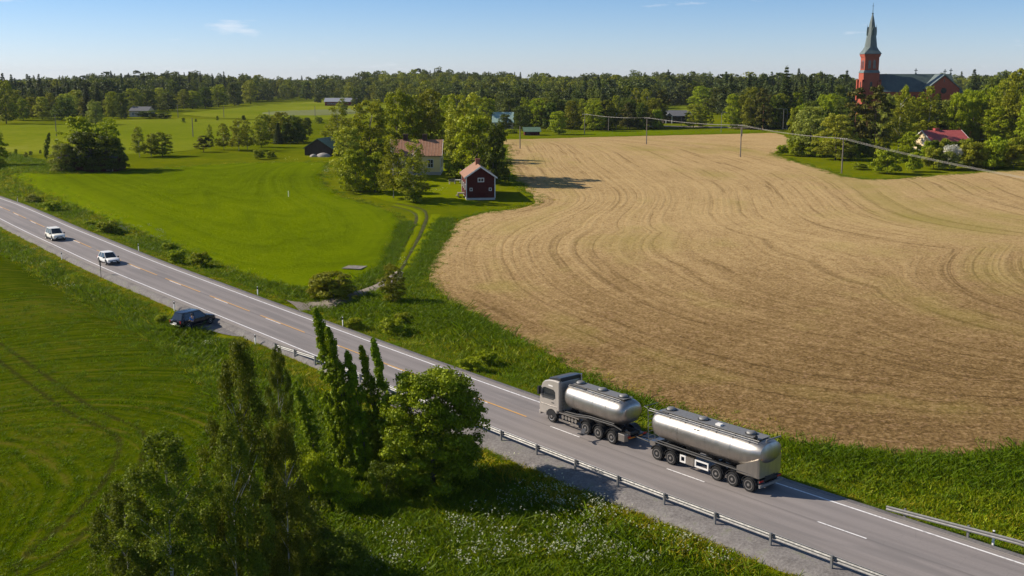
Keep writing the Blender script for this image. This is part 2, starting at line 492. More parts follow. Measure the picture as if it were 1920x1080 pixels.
def terrain(x, y):
    x = np.asarray(x, float); y = np.asarray(y, float)
    sh = x.shape; x = x.ravel(); y = y.ravel()
    out = np.empty_like(x)
    for i in range(0, len(x), 20000):
        xx, yy = x[i:i + 20000], y[i:i + 20000]
        cx = np.clip(xx, -450, 520); cy = np.clip(yy, -160, 720)
        d2 = (cx[:, None] - _cw[None, :, 0]) ** 2 + (cy[:, None] - _cw[None, :, 1]) ** 2
        b = _tps(d2) @ _wt[:_n] + _wt[_n] + cx / 100 * _wt[_n + 1] + cy / 100 * _wt[_n + 2]
        b = np.clip(b, -2.2, 13)
        yp = np.maximum(yy, 1)
        top = np.interp(960 + F_PX * xx / (yp * CP + .01), _tops[:, 0], _tops[:, 1])
        zf = CAMZ + (YH - top) * 1300 / F_PX - 13 + 1.5 * np.sin(xx * .011) * np.cos(yy * .009)
        w = sstep(640, 1250, yy)
        b = b * (1 - w) + zf * w
        lat = road_lat(xx, yy); al = np.abs(lat); rz = zr(yy)
        nside = np.where(lat < 0, 1.0, 0.0)
        prof = -.38 - .05 * sstep(4.3, 5.6, al) - (.70 + .30 * nside) * sstep(5.2 + nside * 1.0, 9.0 + nside * 1.2, al)
        w2 = sstep(8.5, 15.0, al)
        far = sstep(330, 420, yy)
        w2 = np.maximum(w2, far)
        zz_ = (rz + prof) * (1 - w2) + b * w2
        wl_ = (1 - sstep(4.0, 8.0, np.hypot((xx - LAYBY[0]) , (yy - LAYBY[1]) * 1.25))) * (lat < -4.0)
        out[i:i + 20000] = zz_ * (1 - wl_) + LAYBY[2] * wl_
    return out.reshape(sh)
def tz(x, y): return float(terrain(np.array([x]), np.array([y]))[0])
_ts = np.concatenate([np.arange(40, 500, 1.0), np.geomspace(500, 4500, 300)])
def pick(px, py):
    d = ray(px, py)
    P = np.array([0, 0, CAMZ])[None] + d[None] * _ts[:, None]
    h = P[:, 2] - terrain(P[:, 0], P[:, 1])
    k = np.argmax(h < 0)
    if h[k] >= 0:
        k = len(_ts) - 1
    t = _ts[k - 1] + (_ts[k] - _ts[k - 1]) * h[k - 1] / max(1e-6, h[k - 1] - h[k])
    q = np.array([0, 0, CAMZ]) + d * t
    return np.array([q[0], q[1], tz(q[0], q[1])]), t

# ------------------------------------------------------------------ mesh helpers
def tag(o, label=None, cat=None, group=None, kind=None):
    for k, v in (('label', label), ('category', cat), ('group', group), ('kind', kind)):
        if v:
            o[k] = v
    return o
def empty(name, loc=(0, 0, 0), rz=0.0, label=None, cat=None, group=None):
    o = bpy.data.objects.new(name, None)
    o.empty_display_size = .3
    o.location = [float(v) for v in loc]
    o.rotation_euler = (0, 0, rz)
    COL.objects.link(o)
    return tag(o, label, cat, group)
def link(name, me, parent=None, loc=None):
    o = bpy.data.objects.new(name, me)
    COL.objects.link(o)
    if parent:
        o.parent = parent
    if loc is not None:
        o.location = [float(v) for v in loc]
    return o
class MB:
    def __init__(s):
        s.v = []; s.f = []
    def box(s, c, d, rz=0.0, ry=0.0):
        hx, hy, hz = d[0] / 2, d[1] / 2, d[2] / 2
        R = Euler((0, ry, rz)).to_matrix()
        k = len(s.v)
        for a, b, e in ((-1, -1, -1), (1, -1, -1), (1, 1, -1), (-1, 1, -1), (-1, -1, 1), (1, -1, 1), (1, 1, 1), (-1, 1, 1)):
            s.v.append(tuple(Vector(c) + R @ Vector((a * hx, b * hy, e * hz))))
        for q in ((3, 2, 1, 0), (4, 5, 6, 7), (0, 1, 5, 4), (1, 2, 6, 5), (2, 3, 7, 6), (3, 0, 4, 7)):
            s.f.append(tuple(k + i for i in q))
        return s
    def rings(s, rs, cap=True, closed=True):
        k = len(s.v); n = len(rs[0])
        for r in rs:
            s.v += [tuple(float(t) for t in p) for p in r]
        for i in range(len(rs) - 1):
            for j in range(n if closed else n - 1):
                a = k + i * n + j; b = k + i * n + (j + 1) % n
                s.f.append((a, b, b + n, a + n))
        if cap:
            s.f.append(tuple(k + n - 1 - j for j in range(n)))
            s.f.append(tuple(k + (len(rs) - 1) * n + j for j in range(n)))
        return s
    def tube(s, pts, r, n=6, cap=True):
        pts = [Vector(p) for p in pts]
        rs = []
        for i, p in enumerate(pts):
            t = (pts[min(i + 1, len(pts) - 1)] - pts[max(i - 1, 0)]).normalized()
            a = Vector((0, 0, 1)) if abs(t.z) < .9 else Vector((1, 0, 0))
            u = t.cross(a).normalized(); w = u.cross(t)
            rr = r[i] if isinstance(r, (list, tuple)) else r
            rs.append([p + (u * math.cos(q) + w * math.sin(q)) * rr for q in [2 * math.pi * j / n for j in range(n)]])
        return s.rings(rs, cap)
    def lathe(s, prof, n=16, axis='z', c=(0, 0, 0)):
        rs = []
        for r, h in prof:
            ring = []
            for j in range(n):
                a = 2 * math.pi * j / n
                p = (r * math.cos(a), r * math.sin(a), h)
                if axis == 'y': p = (p[0], p[2], -p[1])
                if axis == 'x': p = (p[2], p[0], p[1])
                ring.append((p[0] + c[0], p[1] + c[1], p[2] + c[2]))
            rs.append(ring)
        return s.rings(rs)
    def prism(s, poly, axis, a, b):
        """extrude a 2-D outline along an axis from a to b"""
        def mk(p, h):
            return {'x': (h, p[0], p[1]), 'y': (p[0], h, p[1]), 'z': (p[0], p[1], h)}[axis]
        return s.rings([[mk(p, a) for p in poly], [mk(p, b) for p in poly]])
    def face(s, pts):
        k = len(s.v)
        s.v += [tuple(float(t) for t in p) for p in pts]
        s.f.append(tuple(range(k, k + len(pts))))
        return s
    def build(s, name, mat, parent=None, smooth=False, loc=None, bevel=0.0):
        me = bpy.data.meshes.new(name)
        me.from_pydata(s.v, [], s.f)
        me.materials.append(M[mat] if isinstance(mat, str) else mat)
        me.update()
        if smooth:
            me.polygons.foreach_set('use_smooth', [True] * len(me.polygons))
            me.set_sharp_from_angle(angle=math.radians(48 if smooth is True else smooth))
        o = link(name, me, parent, loc)
        if bevel:
            b = o.modifiers.new('bevel', 'BEVEL'); b.width = bevel; b.segments = 2; b.limit_method = 'ANGLE'
        return o
def np_mesh(name, V, Fq, mat, tint=None, smooth=False):
    """quads / tris from numpy arrays"""
    me = bpy.data.meshes.new(name)
    V = np.ascontiguousarray(V, np.float32); Fq = np.ascontiguousarray(Fq, np.int32)
    k = Fq.shape[1]
    me.vertices.add(len(V)); me.vertices.foreach_set('co', V.ravel())
    me.loops.add(Fq.size); me.loops.foreach_set('vertex_index', Fq.ravel())
    me.polygons.add(len(Fq))
    me.polygons.foreach_set('loop_start', np.arange(0, Fq.size, k, dtype=np.int32))
    try:
        me.polygons.foreach_set('loop_total', np.full(len(Fq), k, np.int32))
    except Exception:
        pass
    if smooth:
        me.polygons.foreach_set('use_smooth', np.ones(len(Fq), bool))
    me.update(calc_edges=True)
    me.validate()
    if tint is not None:
        a = me.attributes.new('tint', 'FLOAT', 'POINT')
        a.data.foreach_set('value', np.ascontiguousarray(tint, np.float32))
    if mat:
        me.materials.append(M[mat])
    return me
def fattr(me, name, arr):
    a = me.attributes.new(name, 'FLOAT', 'POINT')
    a.data.foreach_set('value', np.ascontiguousarray(arr, np.float32))
def copy_tree(o, parent=None):
    c = o.copy(); COL.objects.link(c)
    if parent: c.parent = parent
    for ch in list(o.children): copy_tree(ch, c)
    return c

# ------------------------------------------------------------------ ground sheet
def _lines(a, b, step, lo, hi, grow=1.16):
    L = list(np.arange(a, b + .01, step))
    s = step
    while L[-1] < hi:
        s *= grow; L.append(L[-1] + s)
    s = step
    while L[0] > lo:
        s *= grow; L.insert(0, L[0] - s)
    return np.array(L)
gx = _lines(-165, 175, 1.6, -4500, 4500)
gy = _lines(40, 400, 1.6, -600, 7000, 1.07)
X, Y = np.meshgrid(gx, gy)
Z = terrain(X, Y)
nx, ny = len(gx), len(gy)
idx = np.arange(nx * ny).reshape(ny, nx)
quads = np.stack([idx[:-1, :-1], idx[:-1, 1:], idx[1:, 1:], idx[1:, :-1]], -1).reshape(-1, 4)
g = link('ground', np_mesh('ground', np.stack([X, Y, Z], -1).reshape(-1, 3), quads, 'meadow', smooth=True))
tag(g, 'rolling green meadow ground under the whole valley', 'ground', kind='structure')

def wpoly(pts):
    out = []
    for p in pts:
        if len(p) == 3: out.append((p[1], p[2]))
        else: out.append(tuple(pick(*p)[0][:2]))
    return np.array(out)
def densify(P, step, closed=True, smooth=0):
    Q = np.vstack([P, P[:1]]) if closed else P
    L = np.concatenate([[0], np.cumsum(np.hypot(*np.diff(Q, axis=0).T))])
    n = max(4, int(L[-1] / step))
    t = np.linspace(0, L[-1], n, endpoint=not closed)
    R = np.stack([np.interp(t, L, Q[:, 0]), np.interp(t, L, Q[:, 1])], -1)
    for _ in range(smooth):
        if closed: R = (np.roll(R, 1, 0) + R + np.roll(R, -1, 0)) / 3
        else: R[1:-1] = (R[:-2] + R[1:-1] + R[2:]) / 3
    return R
def seg_near(Pt, Q, closed=True):
    """distance, nearest point and arc position for points to a polyline"""
    A = Q if closed else Q[:-1]
    B = np.roll(Q, -1, 0) if closed else Q[1:]
    L = np.hypot(*(B - A).T); S0 = np.concatenate([[0], np.cumsum(L)[:-1]])
    D = np.empty(len(Pt)); N = np.empty_like(Pt); S = np.empty(len(Pt))
    AB = B - A; ll = (AB ** 2).sum(1) + 1e-12
    for i in range(0, len(Pt), 8000):
        p = Pt[i:i + 8000]
        t = np.clip(((p[:, None] - A[None]) * AB[None]).sum(-1) / ll, 0, 1)
        q = A[None] + t[..., None] * AB[None]
        d = ((p[:, None] - q) ** 2).sum(-1)
        k = d.argmin(1); r = np.arange(len(p))
        D[i:i + 8000] = np.sqrt(d[r, k]); N[i:i + 8000] = q[r, k]; S[i:i + 8000] = S0[k] + t[r, k] * L[k]
    return D, N, S
def inside(Pt, Q):
    x, y = Pt[:, 0], Pt[:, 1]
    r = np.zeros(len(Pt), bool)
    j = len(Q) - 1
    for i in range(len(Q)):
        xi, yi = Q[i]; xj, yj = Q[j]
        if yi != yj:
            c = ((yi > y) != (yj > y)) & (x < (xj - xi) * (y - yi) / (yj - yi) + xi)
            r ^= c
        j = i
    return r
POLY = {}
def field(name, pts, step, lift, mat, label, jit=.5, row=None, dens=2.0, smooth=2, cat='field'):
    P = densify(wpoly(pts), dens, True, smooth)
    POLY[name] = P
    if jit:
        n = len(P)
        nz = _smooth(rng.normal(size=n), 2) * 1.2 + rng.normal(size=n) * .35
        T = np.roll(P, -1, 0) - np.roll(P, 1, 0)
        Nn = np.stack([T[:, 1], -T[:, 0]], -1) / (np.hypot(*T.T)[:, None] + 1e-9)
        P = P + Nn * (nz * jit)[:, None]
    x0, y0 = P.min(0) - step; x1, y1 = P.max(0) + step
    ax = np.arange(x0, x1 + step, step); ay = np.arange(y0, y1 + step, step)
    X, Y = np.meshgrid(ax, ay)
    V = np.stack([X.ravel(), Y.ravel()], -1)
    ins = inside(V, P)
    idx = np.arange(len(V)).reshape(X.shape)
    q = np.stack([idx[:-1, :-1], idx[:-1, 1:], idx[1:, 1:], idx[1:, :-1]], -1).reshape(-1, 4)
    q = q[ins[q].any(1)]
    use = np.unique(q)
    mp = -np.ones(len(V), int); mp[use] = np.arange(len(use))
    V = V[use]; ins = ins[use]; q = mp[q]
    D, N, S = seg_near(V[~ins], P)
    V[~ins] = N
    Zv = terrain(V[:, 0], V[:, 1])
    lf = np.where(ins, lift, lift * .4)
    me = np_mesh(name, np.column_stack([V, Zv + lf]), q, mat, smooth=True)
    if row is not None:
        R = densify(wpoly(row), 3.0, False, 3)
        D = np.empty(len(V))
        for i in range(0, len(V), 8000):          # soft minimum: smooth contours without a crease
            d = np.hypot(V[i:i + 8000, None, 0] - R[None, :, 0], V[i:i + 8000, None, 1] - R[None, :, 1])
            m_ = d.min(1, keepdims=True); tau = 4 + .22 * m_
            D[i:i + 8000] = m_[:, 0] - tau[:, 0] * np.log(np.exp(-(d - m_) / tau).sum(1) / 6)
        fattr(me, 'row', D)
    o = link(name, me)
    tag(o, label, cat, kind='structure')
    return o, V

W = 'w'
stub_left = [(944, 262), (948, 285), (955, 320), (975, 345), (1000, 368), (1008, 384), (960, 392), (905, 400), (862, 412), (838, 435), (820, 470), (805, 505), (800, 530), (825, 556),
             (870, 584), (940, 622), (1000, 655), (1100, 706), (1200, 752), (1300, 785), (1440, 818), (1530, 836), (1640, 853), (1750, 864), (1850, 858), (1930, 843)]
so, sv = field('stubble_field', stub_left + [(W, 120, 95), (W, 150, 150), (W, 150, 230), (1930, 318), (1860, 322), (1800, 326), (1700, 334), (1640, 338), (1590, 333), (1555, 322), (1510, 308),
              (1470, 297), (1452, 291), (1480, 275), (1478, 258), (1455, 249), (1300, 253), (1120, 257)], 1.3, .07, 'stubble',
              'tan harvested stubble field with curving tramlines filling the right half', .55,
              row=stub_left + [(2100, 800)])
fattr(so.data, 'dry', (sstep(75, 180, sv[:, 1]) - .5) * .20 - .008)
crop_edge = [(15, 328), (60, 350), (100, 368), (200, 410), (300, 452), (400, 492), (500, 528), (580, 548), (640, 548), (690, 520), (718, 490), (740, 452), (751, 418), (738, 400), (700, 385),
             (640, 370), (612, 352), (603, 335), (612, 315), (622, 304)]
field('green_field', crop_edge + [(560, 305), (450, 306), (340, 313), (230, 324), (100, 328)], 1.4, .14, 'crop_back', 'bright green crop field between the road and the farmhouse', .4,
      row=crop_edge)
ff, fv = field('front_green_field', [(-60, 440), (0, 470), (100, 532), (200, 592), (290, 640), (345, 680), (405, 735), (425, 790), (405, 900), (360, 1000), (320, 1100), (W, -16, 45), (W, -60, 40), (W, -110, 60), (W, -120, 120)], 1.1, .10, 'crop_front',
      'green crop field with curved sowing rows at the lower left', .4,
      row=[(-60, 820), (60, 810), (140, 800), (215, 815), (255, 850), (240, 905), (190, 960), (90, 1040), (0, 1090)])
_T = densify(wpoly([(-30, 640), (60, 706), (150, 772), (215, 800), (247, 814), (252, 835), (244, 862), (230, 891), (205, 930), (150, 985), (60, 1060)]), 1.0, False, 2)
_D, _N, _S = seg_near(fv, _T, False)
_tg = np.gradient(_T, axis=0); _k = np.argmin(((fv[:, None] - _T[None]) ** 2).sum(-1), 1)
_sg = np.sign(_tg[_k, 0] * (fv[:, 1] - _T[_k, 1]) - _tg[_k, 1] * (fv[:, 0] - _T[_k, 0]))
fattr(ff.data, 'track', _D * _sg)
field('far_hay_meadow', [(-20, 236), (60, 233), (160, 231), (250, 224), (330, 222), (480, 226), (560, 228), (560, 250), (430, 268), (320, 288), (240, 290), (140, 292), (60, 290), (-20, 288)], 4, .15, 'far_meadow',
      'pale mown hay meadow behind the left barn', .5, dens=5)
field('distant_green_meadow', [(330, 214), (420, 205), (500, 196), (600, 190), (680, 193), (740, 200), (700, 222), (560, 227), (480, 224), (400, 221)], 6, .3, 'far_meadow', 'bright distant meadow below the red barn', .5, dens=8)
field('grey_green_field', [(485, 211), (600, 207), (690, 204), (700, 213), (600, 218), (500, 217)], 5, .55, 'grey_crop', 'grey green crop strip in front of the long red barn', .4, dens=8)
field('green_strip_field', [(1060, 253), (1110, 246), (1200, 243), (1330, 246), (1440, 244), (1448, 248), (1300, 252), (1120, 256)], 3, .15, 'crop_back', 'narrow green field along the far stubble edge', .4, dens=5)
field('distant_pasture', [(1248, 198), (1330, 197), (1345, 210), (1300, 214), (1250, 207)], 6, .3, 'far_meadow', 'distant pasture strip beyond the dark low building', .5, dens=8)
field('lawn', [(640, 352), (700, 372), (760, 384), (840, 388), (900, 385), (890, 350), (880, 325), (850, 312), (720, 318), (650, 330)], 2, .05, 'lawn', 'sunlit mown lawn in the farmyard around the houses', .4, dens=3)

# ------------------------------------------------------------------ road
s_near, s_far = 30.0, float(np.interp(330, RY, ARC))
def ribbon(name, offs, s0, s1, step, lift, mat, parent=None, uv=True, squeeze=None):
    ss = np.linspace(s0, s1, max(2, int((s1 - s0) / step) + 1))
    V = []
    for s in ss:
        for o_, dz in offs:
            oo = o_
            if squeeze is not None and abs(o_) > 4.0: oo = math.copysign(4.0 + (abs(o_) - 4.0) * float(squeeze(s)), o_)
            P, _ = road_pt(s, oo)
            V.append((P[0], P[1], P[2] + lift + dz))
    k = len(offs); n = len(ss)
    q = [(i * k + j, i * k + j + 1, (i + 1) * k + j + 1, (i + 1) * k + j) for i in range(n - 1) for j in range(k - 1)]
    me = np_mesh(name, np.array(V), np.array(q)[:, ::-1], mat, smooth=True)
    if uv:
        u = me.uv_layers.new(name='UVMap')
        li = np.empty(len(me.loops), np.int32); me.loops.foreach_get('vertex_index', li)
        lat = np.array([o_ for o_, _ in offs])[li % k]; lon = ss[li // k]
        u.data.foreach_set('uv', np.column_stack([lat, lon]).astype(np.float32).ravel())
    # upward faces
    if me.polygons[0].normal.z < 0:
        me.flip_normals()
    return link(name, me, parent)
s_wide = road_s(900, 800)[0]
def sh_w(s): return np.interp(s, [s_wide, s_wide + 25], [1.0, .42])
shoulder_near = tag(ribbon('gravel_shoulder', [(-6.6, -.75), (-6.1, -.28), (-5.5, -.08), (-4.0, -.012)], s_near, s_far, 2, .03, 'gravel', None, True, sh_w), 'grey gravel shoulder on the guardrail side of the road', 'shoulder', kind='structure')
shoulder_far = tag(ribbon('gravel_shoulder', [(4.0, -.012), (4.7, -.05), (5.1, -.2), (5.5, -.8)], s_near, s_far, 2, .03, 'gravel'), 'thin gravel shoulder along the stubble field side', 'shoulder', kind='structure')
road = tag(ribbon('road', [(o_, -.03 * abs(o_) / 4) for o_ in np.linspace(-4.2, 4.2, 13)], s_near, s_far, 2, .045, 'asphalt'), 'grey two lane asphalt country road crossing the valley', 'road', kind='structure')
for off in (-3.5, 3.5):
    ribbon('edge_line', [(off - .075, -.026), (off + .075, -.026)], s_near, s_far, 2, .052, 'paint_white', road, False)
s_d0, _ = road_s(1030, 801); s_d1, _ = road_s(1085.5, 821.5); s_e, _ = road_s(1249.5, 880); s_f, _ = road_s(1318.5, 905)
PER = abs(s_e - s_d0)
s = s_d0
while s > s_near + 4:
    ribbon('centre_dash', [(-.06, 0), (.06, 0)], s - 3.3, s, 1.5, .052, 'paint_white', road, False); s -= PER
s_y, _ = road_s(984, 783)
s = s_y
while s < s_far - 10:
    ribbon('yellow_dash', [(.06, 0), (.19, 0)], s, s + PER - 2.4, 2, .052, 'paint_yellow', road, False)
    ribbon('centre_dash', [(-.12, 0), (.0, 0)], s + PER * .40, s + PER * .40 + 3.2, 1.5, .053, 'paint_white', road, False)
    s += PER

# farm track and lay-by
def strip(name, pts, width, lift, mat, label, parent=None, step=1.0, smooth=3):
    P = densify(wpoly(pts), step, False, smooth)
    T = np.gradient(P, axis=0); T /= np.hypot(*T.T)[:, None]
    N = np.stack([-T[:, 1], T[:, 0]], -1)
    wd = np.interp(np.linspace(0, 1, len(P)), np.linspace(0, 1, len(width)), width) if isinstance(width, (list, tuple)) else np.full(len(P), width)
    wd = wd * (1 + .22 * _smooth(rng.normal(size=len(P)), 2))
    V = []; k = 5
    for j in range(k):
        f_ = j / (k - 1) - .5
        Q = P + N * (wd * f_)[:, None]
        edge = .4 if j in (0, k - 1) else 1
        V.append(np.column_stack([Q, terrain(Q[:, 0], Q[:, 1]) + lift * edge]))
    V = np.stack(V, 1).reshape(-1, 3)
    q = [(i * k + j, i * k + j + 1, (i + 1) * k + j + 1, (i + 1) * k + j) for i in range(len(P) - 1) for j in range(k - 1)]
    me = np_mesh(name, V, np.array(q), mat, smooth=True)
    if me.polygons[0].normal.z < 0: me.flip_normals()
    return tag(link(name, me, parent), label, kind='structure')
strip('farm_track', [(545, 572), (580, 576), (625, 570), (675, 553), (715, 538), (738, 524), (748, 512)], [7.5, 4.6, 2.6, 2.2, 2.4, 2.6, 1.4], .26, 'dirt_track', 'pale gravel farm track leaving the road toward the farmhouse')
strip('wheel_rut', [(722, 520), (745, 480), (768, 440), (782, 412), (780, 401), (763, 393), (735, 387)], (.5), .05, 'rut', 'left grassy wheel rut of the farm track')
strip('wheel_rut', [(744, 520), (768, 478), (790, 436), (801, 408), (797, 394), (775, 387), (742, 382)], (.5), .05, 'rut', 'right grassy wheel rut of the farm track')
strip('grass_strip', [(735, 516), (757, 478), (779, 438), (791, 410), (788, 398), (768, 390), (738, 384)], 1.0, .07, 'lawn', 'bright grass strip between the two wheel ruts')
strip('grass_strip', [(757, 520), (782, 476), (803, 436), (818, 402)], 1.5, .06, 'lawn', 'bright grass strip right of the wheel ruts')
strip('lay_by', [(350, 584), (372, 600), (400, 612), (440, 622), (475, 632)], [1.4, 4.2, 4.4, 2.6, .8], .10, 'gravel', 'gravel patch beside the road under the parked dark car')
strip('village_road', [(1170, 237), (1200, 236.5), (1300, 238), (1400, 240), (1480, 242), (1560, 243)], 5.0, .25, 'dirt_track', 'pale village street behind the narrow green field', None, 4)

# ------------------------------------------------------------------ trees
ASP = {'round': .9, 'oval': .62, 'birch': .48, 'poplar': .17, 'spruce': .38, 'pine': .62, 'bush': 1.25}
def leaf_quads(C, Nrm, size, r, aspect=.62, flop=.55, asp=1.0):
    """a rhombic leaf-clump face at each centre, facing roughly along Nrm"""
    n = len(C)
    N = Nrm + r.normal(size=(n, 3)) * flop
    N /= np.linalg.norm(N, axis=1)[:, None] + 1e-9
    a = r.normal(size=(n, 3))
    U = np.cross(N, a); U /= np.linalg.norm(U, axis=1)[:, None] + 1e-9
    Wv = np.cross(N, U)
    sz = (size * r.uniform(.6, 1.35, n))[:, None]
    q = np.array([1 / asp, 1 / asp, 1.0])          # the thing is later scaled by width and height
    V = np.stack([C - U * sz * q, C + (-Wv * sz * aspect + N * sz * .18) * q, C + U * sz * q, C + (Wv * sz * aspect + N * sz * .18) * q], 1).reshape(-1, 3)
    return V, np.arange(4 * n).reshape(n, 4)
def puffs_to_mesh(name, P, R, n_leaf, leaf, mat, seed, squash=.75, flop=.55, droop=0.0, asp=1.0):
    """leaf faces gathered in puffs: P centres, R radii"""
    r = np.random.default_rng(seed)
    wgt = R ** 2 / (R ** 2).sum()
    k = r.choice(len(P), n_leaf, p=wgt)
    d = r.normal(size=(n_leaf, 3)); d /= np.linalg.norm(d, axis=1)[:, None]
    d[:, 2] = np.where(d[:, 2] < -.35, -d[:, 2] * .6, d[:, 2])
    rad = R[k] * r.uniform(.55, 1.08, n_leaf)
    C = P[k] + d * rad[:, None] * np.array([1, 1, squash])
    if droop:
        C[:, 2] -= droop * r.uniform(0, 1, n_leaf) ** 2
    V, Fq = leaf_quads(C, d, np.full(n_leaf, leaf), r, flop=flop, asp=asp)
    tint = np.clip(r.normal(.5, .2, n_leaf) + (r.normal(0, .16, len(P)))[k], 0, 1)
    return np_mesh(name, V, Fq, mat, np.repeat(tint, 4))
def env_points(n, r, zlo, zhi, fn, fill=.35, rag=1.0):
    """points inside a surface of revolution given by radius fn(t)"""
    t = r.uniform(0, 1, n)
    rad = np.array([fn(x) for x in t])
    rr = rad * np.where(r.uniform(0, 1, n) < fill, np.sqrt(r.uniform(0, 1, n)) * .7, r.uniform(.68, .95, n))
    a = r.uniform(0, 2 * np.pi, n)
    f1, f2 = r.uniform(0, 6.28, 2)
    rr = rr * (1 + rag * (.20 * np.sin(2 * a + f1 + 5 * t) + .14 * np.sin(5 * a + f2 + 11 * t)))
    return np.stack([rr * np.cos(a), rr * np.sin(a), zlo + (zhi - zlo) * t], -1), rad
def crown(kind, seed, n_leaf, leaf, mat):
    """unit tree: 1 high, crown 1 wide"""
    r = np.random.default_rng(seed)
    nm = 'crown'
    if kind == 'round' and n_leaf > 20000:
        P, rad = env_points(360, r, .05, .93, lambda t: .44 * math.sqrt(max(.03, 1 - ((t - .47) / .60) ** 2)), .28, .35)
        R = r.uniform(.05, .095, len(P))
        return puffs_to_mesh(nm, P, R, n_leaf, leaf, mat, seed, .75, .6, asp=ASP[kind])
    if kind == 'round':
        P, rad = env_points(130 if n_leaf < 20000 else 340, r, .05, .92, lambda t: .42 * math.sqrt(max(.04, 1 - (1.45 * t - .55) ** 2)), .3, 1.0 if n_leaf < 20000 else .4)
        P[:, 0] += r.normal(0, .03); R = r.uniform(.07, .13, len(P)) * (1 if n_leaf < 20000 else .72)
        return puffs_to_mesh(nm, P, R, n_leaf, leaf, mat, seed, .7, asp=ASP[kind])
    if kind == 'oval':
        P, rad = env_points(150, r, .07, .96, lambda t: .43 * math.sqrt(max(.03, 1 - ((t - .42) / .64) ** 2)))
        R = r.uniform(.06, .11, len(P)) * (1 - .3 * P[:, 2])
        return puffs_to_mesh(nm, P, R * 1.25, n_leaf, leaf, mat, seed, .62, asp=ASP[kind])
    if kind == 'birch':
        P, rad = env_points(120 if n_leaf < 20000 else 190, r, .16 if n_leaf < 20000 else .10, .985, lambda t: .43 * math.sqrt(max(.015, 1 - ((t - .36) / .67) ** 2)) * (1 - .28 * t), .4)
        R = r.uniform(.05, .10, len(P)) * (1.15 - .5 * P[:, 2]) * (1 if n_leaf < 20000 else .75)
        return puffs_to_mesh(nm, P, R * 1.2, n_leaf, leaf, mat, seed, .55, .8, .05, asp=ASP[kind])
    if kind == 'poplar':
        P, rad = env_points(240, r, .05, .99, lambda t: .36 * (math.sin(math.pi * min(1, t * .8 + .2)) ** .6) + .02, .6)
        R = r.uniform(.07, .14, len(P))
        P[:, 0] += -.75 * P[:, 2] ** 2
        return puffs_to_mesh(nm, P, R, n_leaf, leaf, mat, seed, .34, .6, asp=ASP[kind])
    if kind == 'bush':
        P, rad = env_points(46, r, .12, .84, lambda t: .42 * math.sqrt(max(.05, 1 - (t - .12) ** 2 * .95)))
        R = r.uniform(.09, .17, len(P))
        return puffs_to_mesh(nm, P, R, n_leaf, leaf, mat, seed, .8, asp=ASP[kind])
    if kind == 'spruce':
        C = []; N = []
        per = n_leaf
        t = 1 - r.uniform(0, 1, per) ** .72
        lay = np.floor(t * 20 + r.uniform(-.25, .25, per)) / 20
        lay = np.clip(lay, 0, .985)
        rmax = .48 * (1 - lay) ** .85 * (.78 + .3 * np.sin(lay * 91) ** 2) + .03
        nb = 9
        a = (np.floor(r.uniform(0, 1, per) * nb) / nb) * 2 * np.pi + lay * 37 + r.normal(0, .13, per)
        q = r.uniform(.08, 1, per) ** .7
        rr = rmax * q
        z = .06 + .94 * (lay + .02) - .055 * q * (1 - lay) - r.uniform(0, .028, per)
        Cc = np.stack([rr * np.cos(a), rr * np.sin(a), z], -1)
        Nn = np.stack([np.cos(a) * .5, np.sin(a) * .5, np.full(per, .9)], -1)
        V, Fq = leaf_quads(Cc, Nn, np.full(per, leaf), r, .5, .35, ASP['spruce'])
        tint = np.clip(r.normal(.3, .18, per) + q * .3, 0, 1)
        return np_mesh(nm, V, Fq, mat, np.repeat(tint, 4))
    if kind == 'pine':
        P, rad = env_points(60, r, .14, .95, lambda t: .42 * (math.sin(math.pi * min(1, t * .72 + .25)) ** .6), .4)
        R = r.uniform(.07, .13, len(P)) * (1 if n_leaf < 20000 else .72)
        return puffs_to_mesh(nm, P, R, n_leaf, leaf, mat, seed, .42, .7, asp=ASP[kind])
def trunk_mesh(kind, mat, seed, hgt=1.0):
    r = random.Random(seed)
    mb = MB()
    top = {'round': .7, 'oval': .8, 'birch': .93, 'poplar': .9, 'bush': .5, 'spruce': .97, 'pine': .9}[kind]
    r0 = {'round': .020, 'oval': .018, 'birch': .011, 'poplar': .035, 'bush': .012, 'spruce': .014, 'pine': .016}[kind]
    lean = -.75 if kind == 'poplar' else r.uniform(-.03, .03)
    pts = [(lean * (t * top) ** 2, r.uniform(-.008, .008) * (t > 0), t * top - .015) for t in (0, .2, .4, .6, .8, 1)]
    mb.tube(pts, [r0 * (1.25 - 1.1 * t) for t in (0, .2, .4, .6, .8, 1)], 7)
    nb = {'round': 9, 'oval': 8, 'birch': 12, 'poplar': 5, 'bush': 5, 'spruce': 0, 'pine': 7}[kind]
    for i in range(nb):
        z = r.uniform(.22 if kind != 'pine' else .45, top * .85); a = r.uniform(0, 6.28)
        L = r.uniform(.14, .30) * (1.1 - z * .6)
        if kind == 'poplar': L *= .7
        up = {'round': .75, 'oval': .8, 'birch': .7, 'poplar': .5, 'bush': 1, 'pine': .15, 'spruce': 0}[kind] * L
        x0 = lean * z * z
        mb.tube([(x0, 0, z), (x0 + math.cos(a) * L * .55, math.sin(a) * L * .55, z + up * .6), (x0 + math.cos(a) * L, math.sin(a) * L, z + up)], [r0 * .42, r0 * .3, r0 * .1], 5, False)
    me = bpy.data.meshes.new('trunk')
    me.from_pydata(mb.v, [], mb.f); me.materials.append(M[mat]); me.update()
    me.polygons.foreach_set('use_smooth', [True] * len(me.polygons))
    return me
_cr = {}
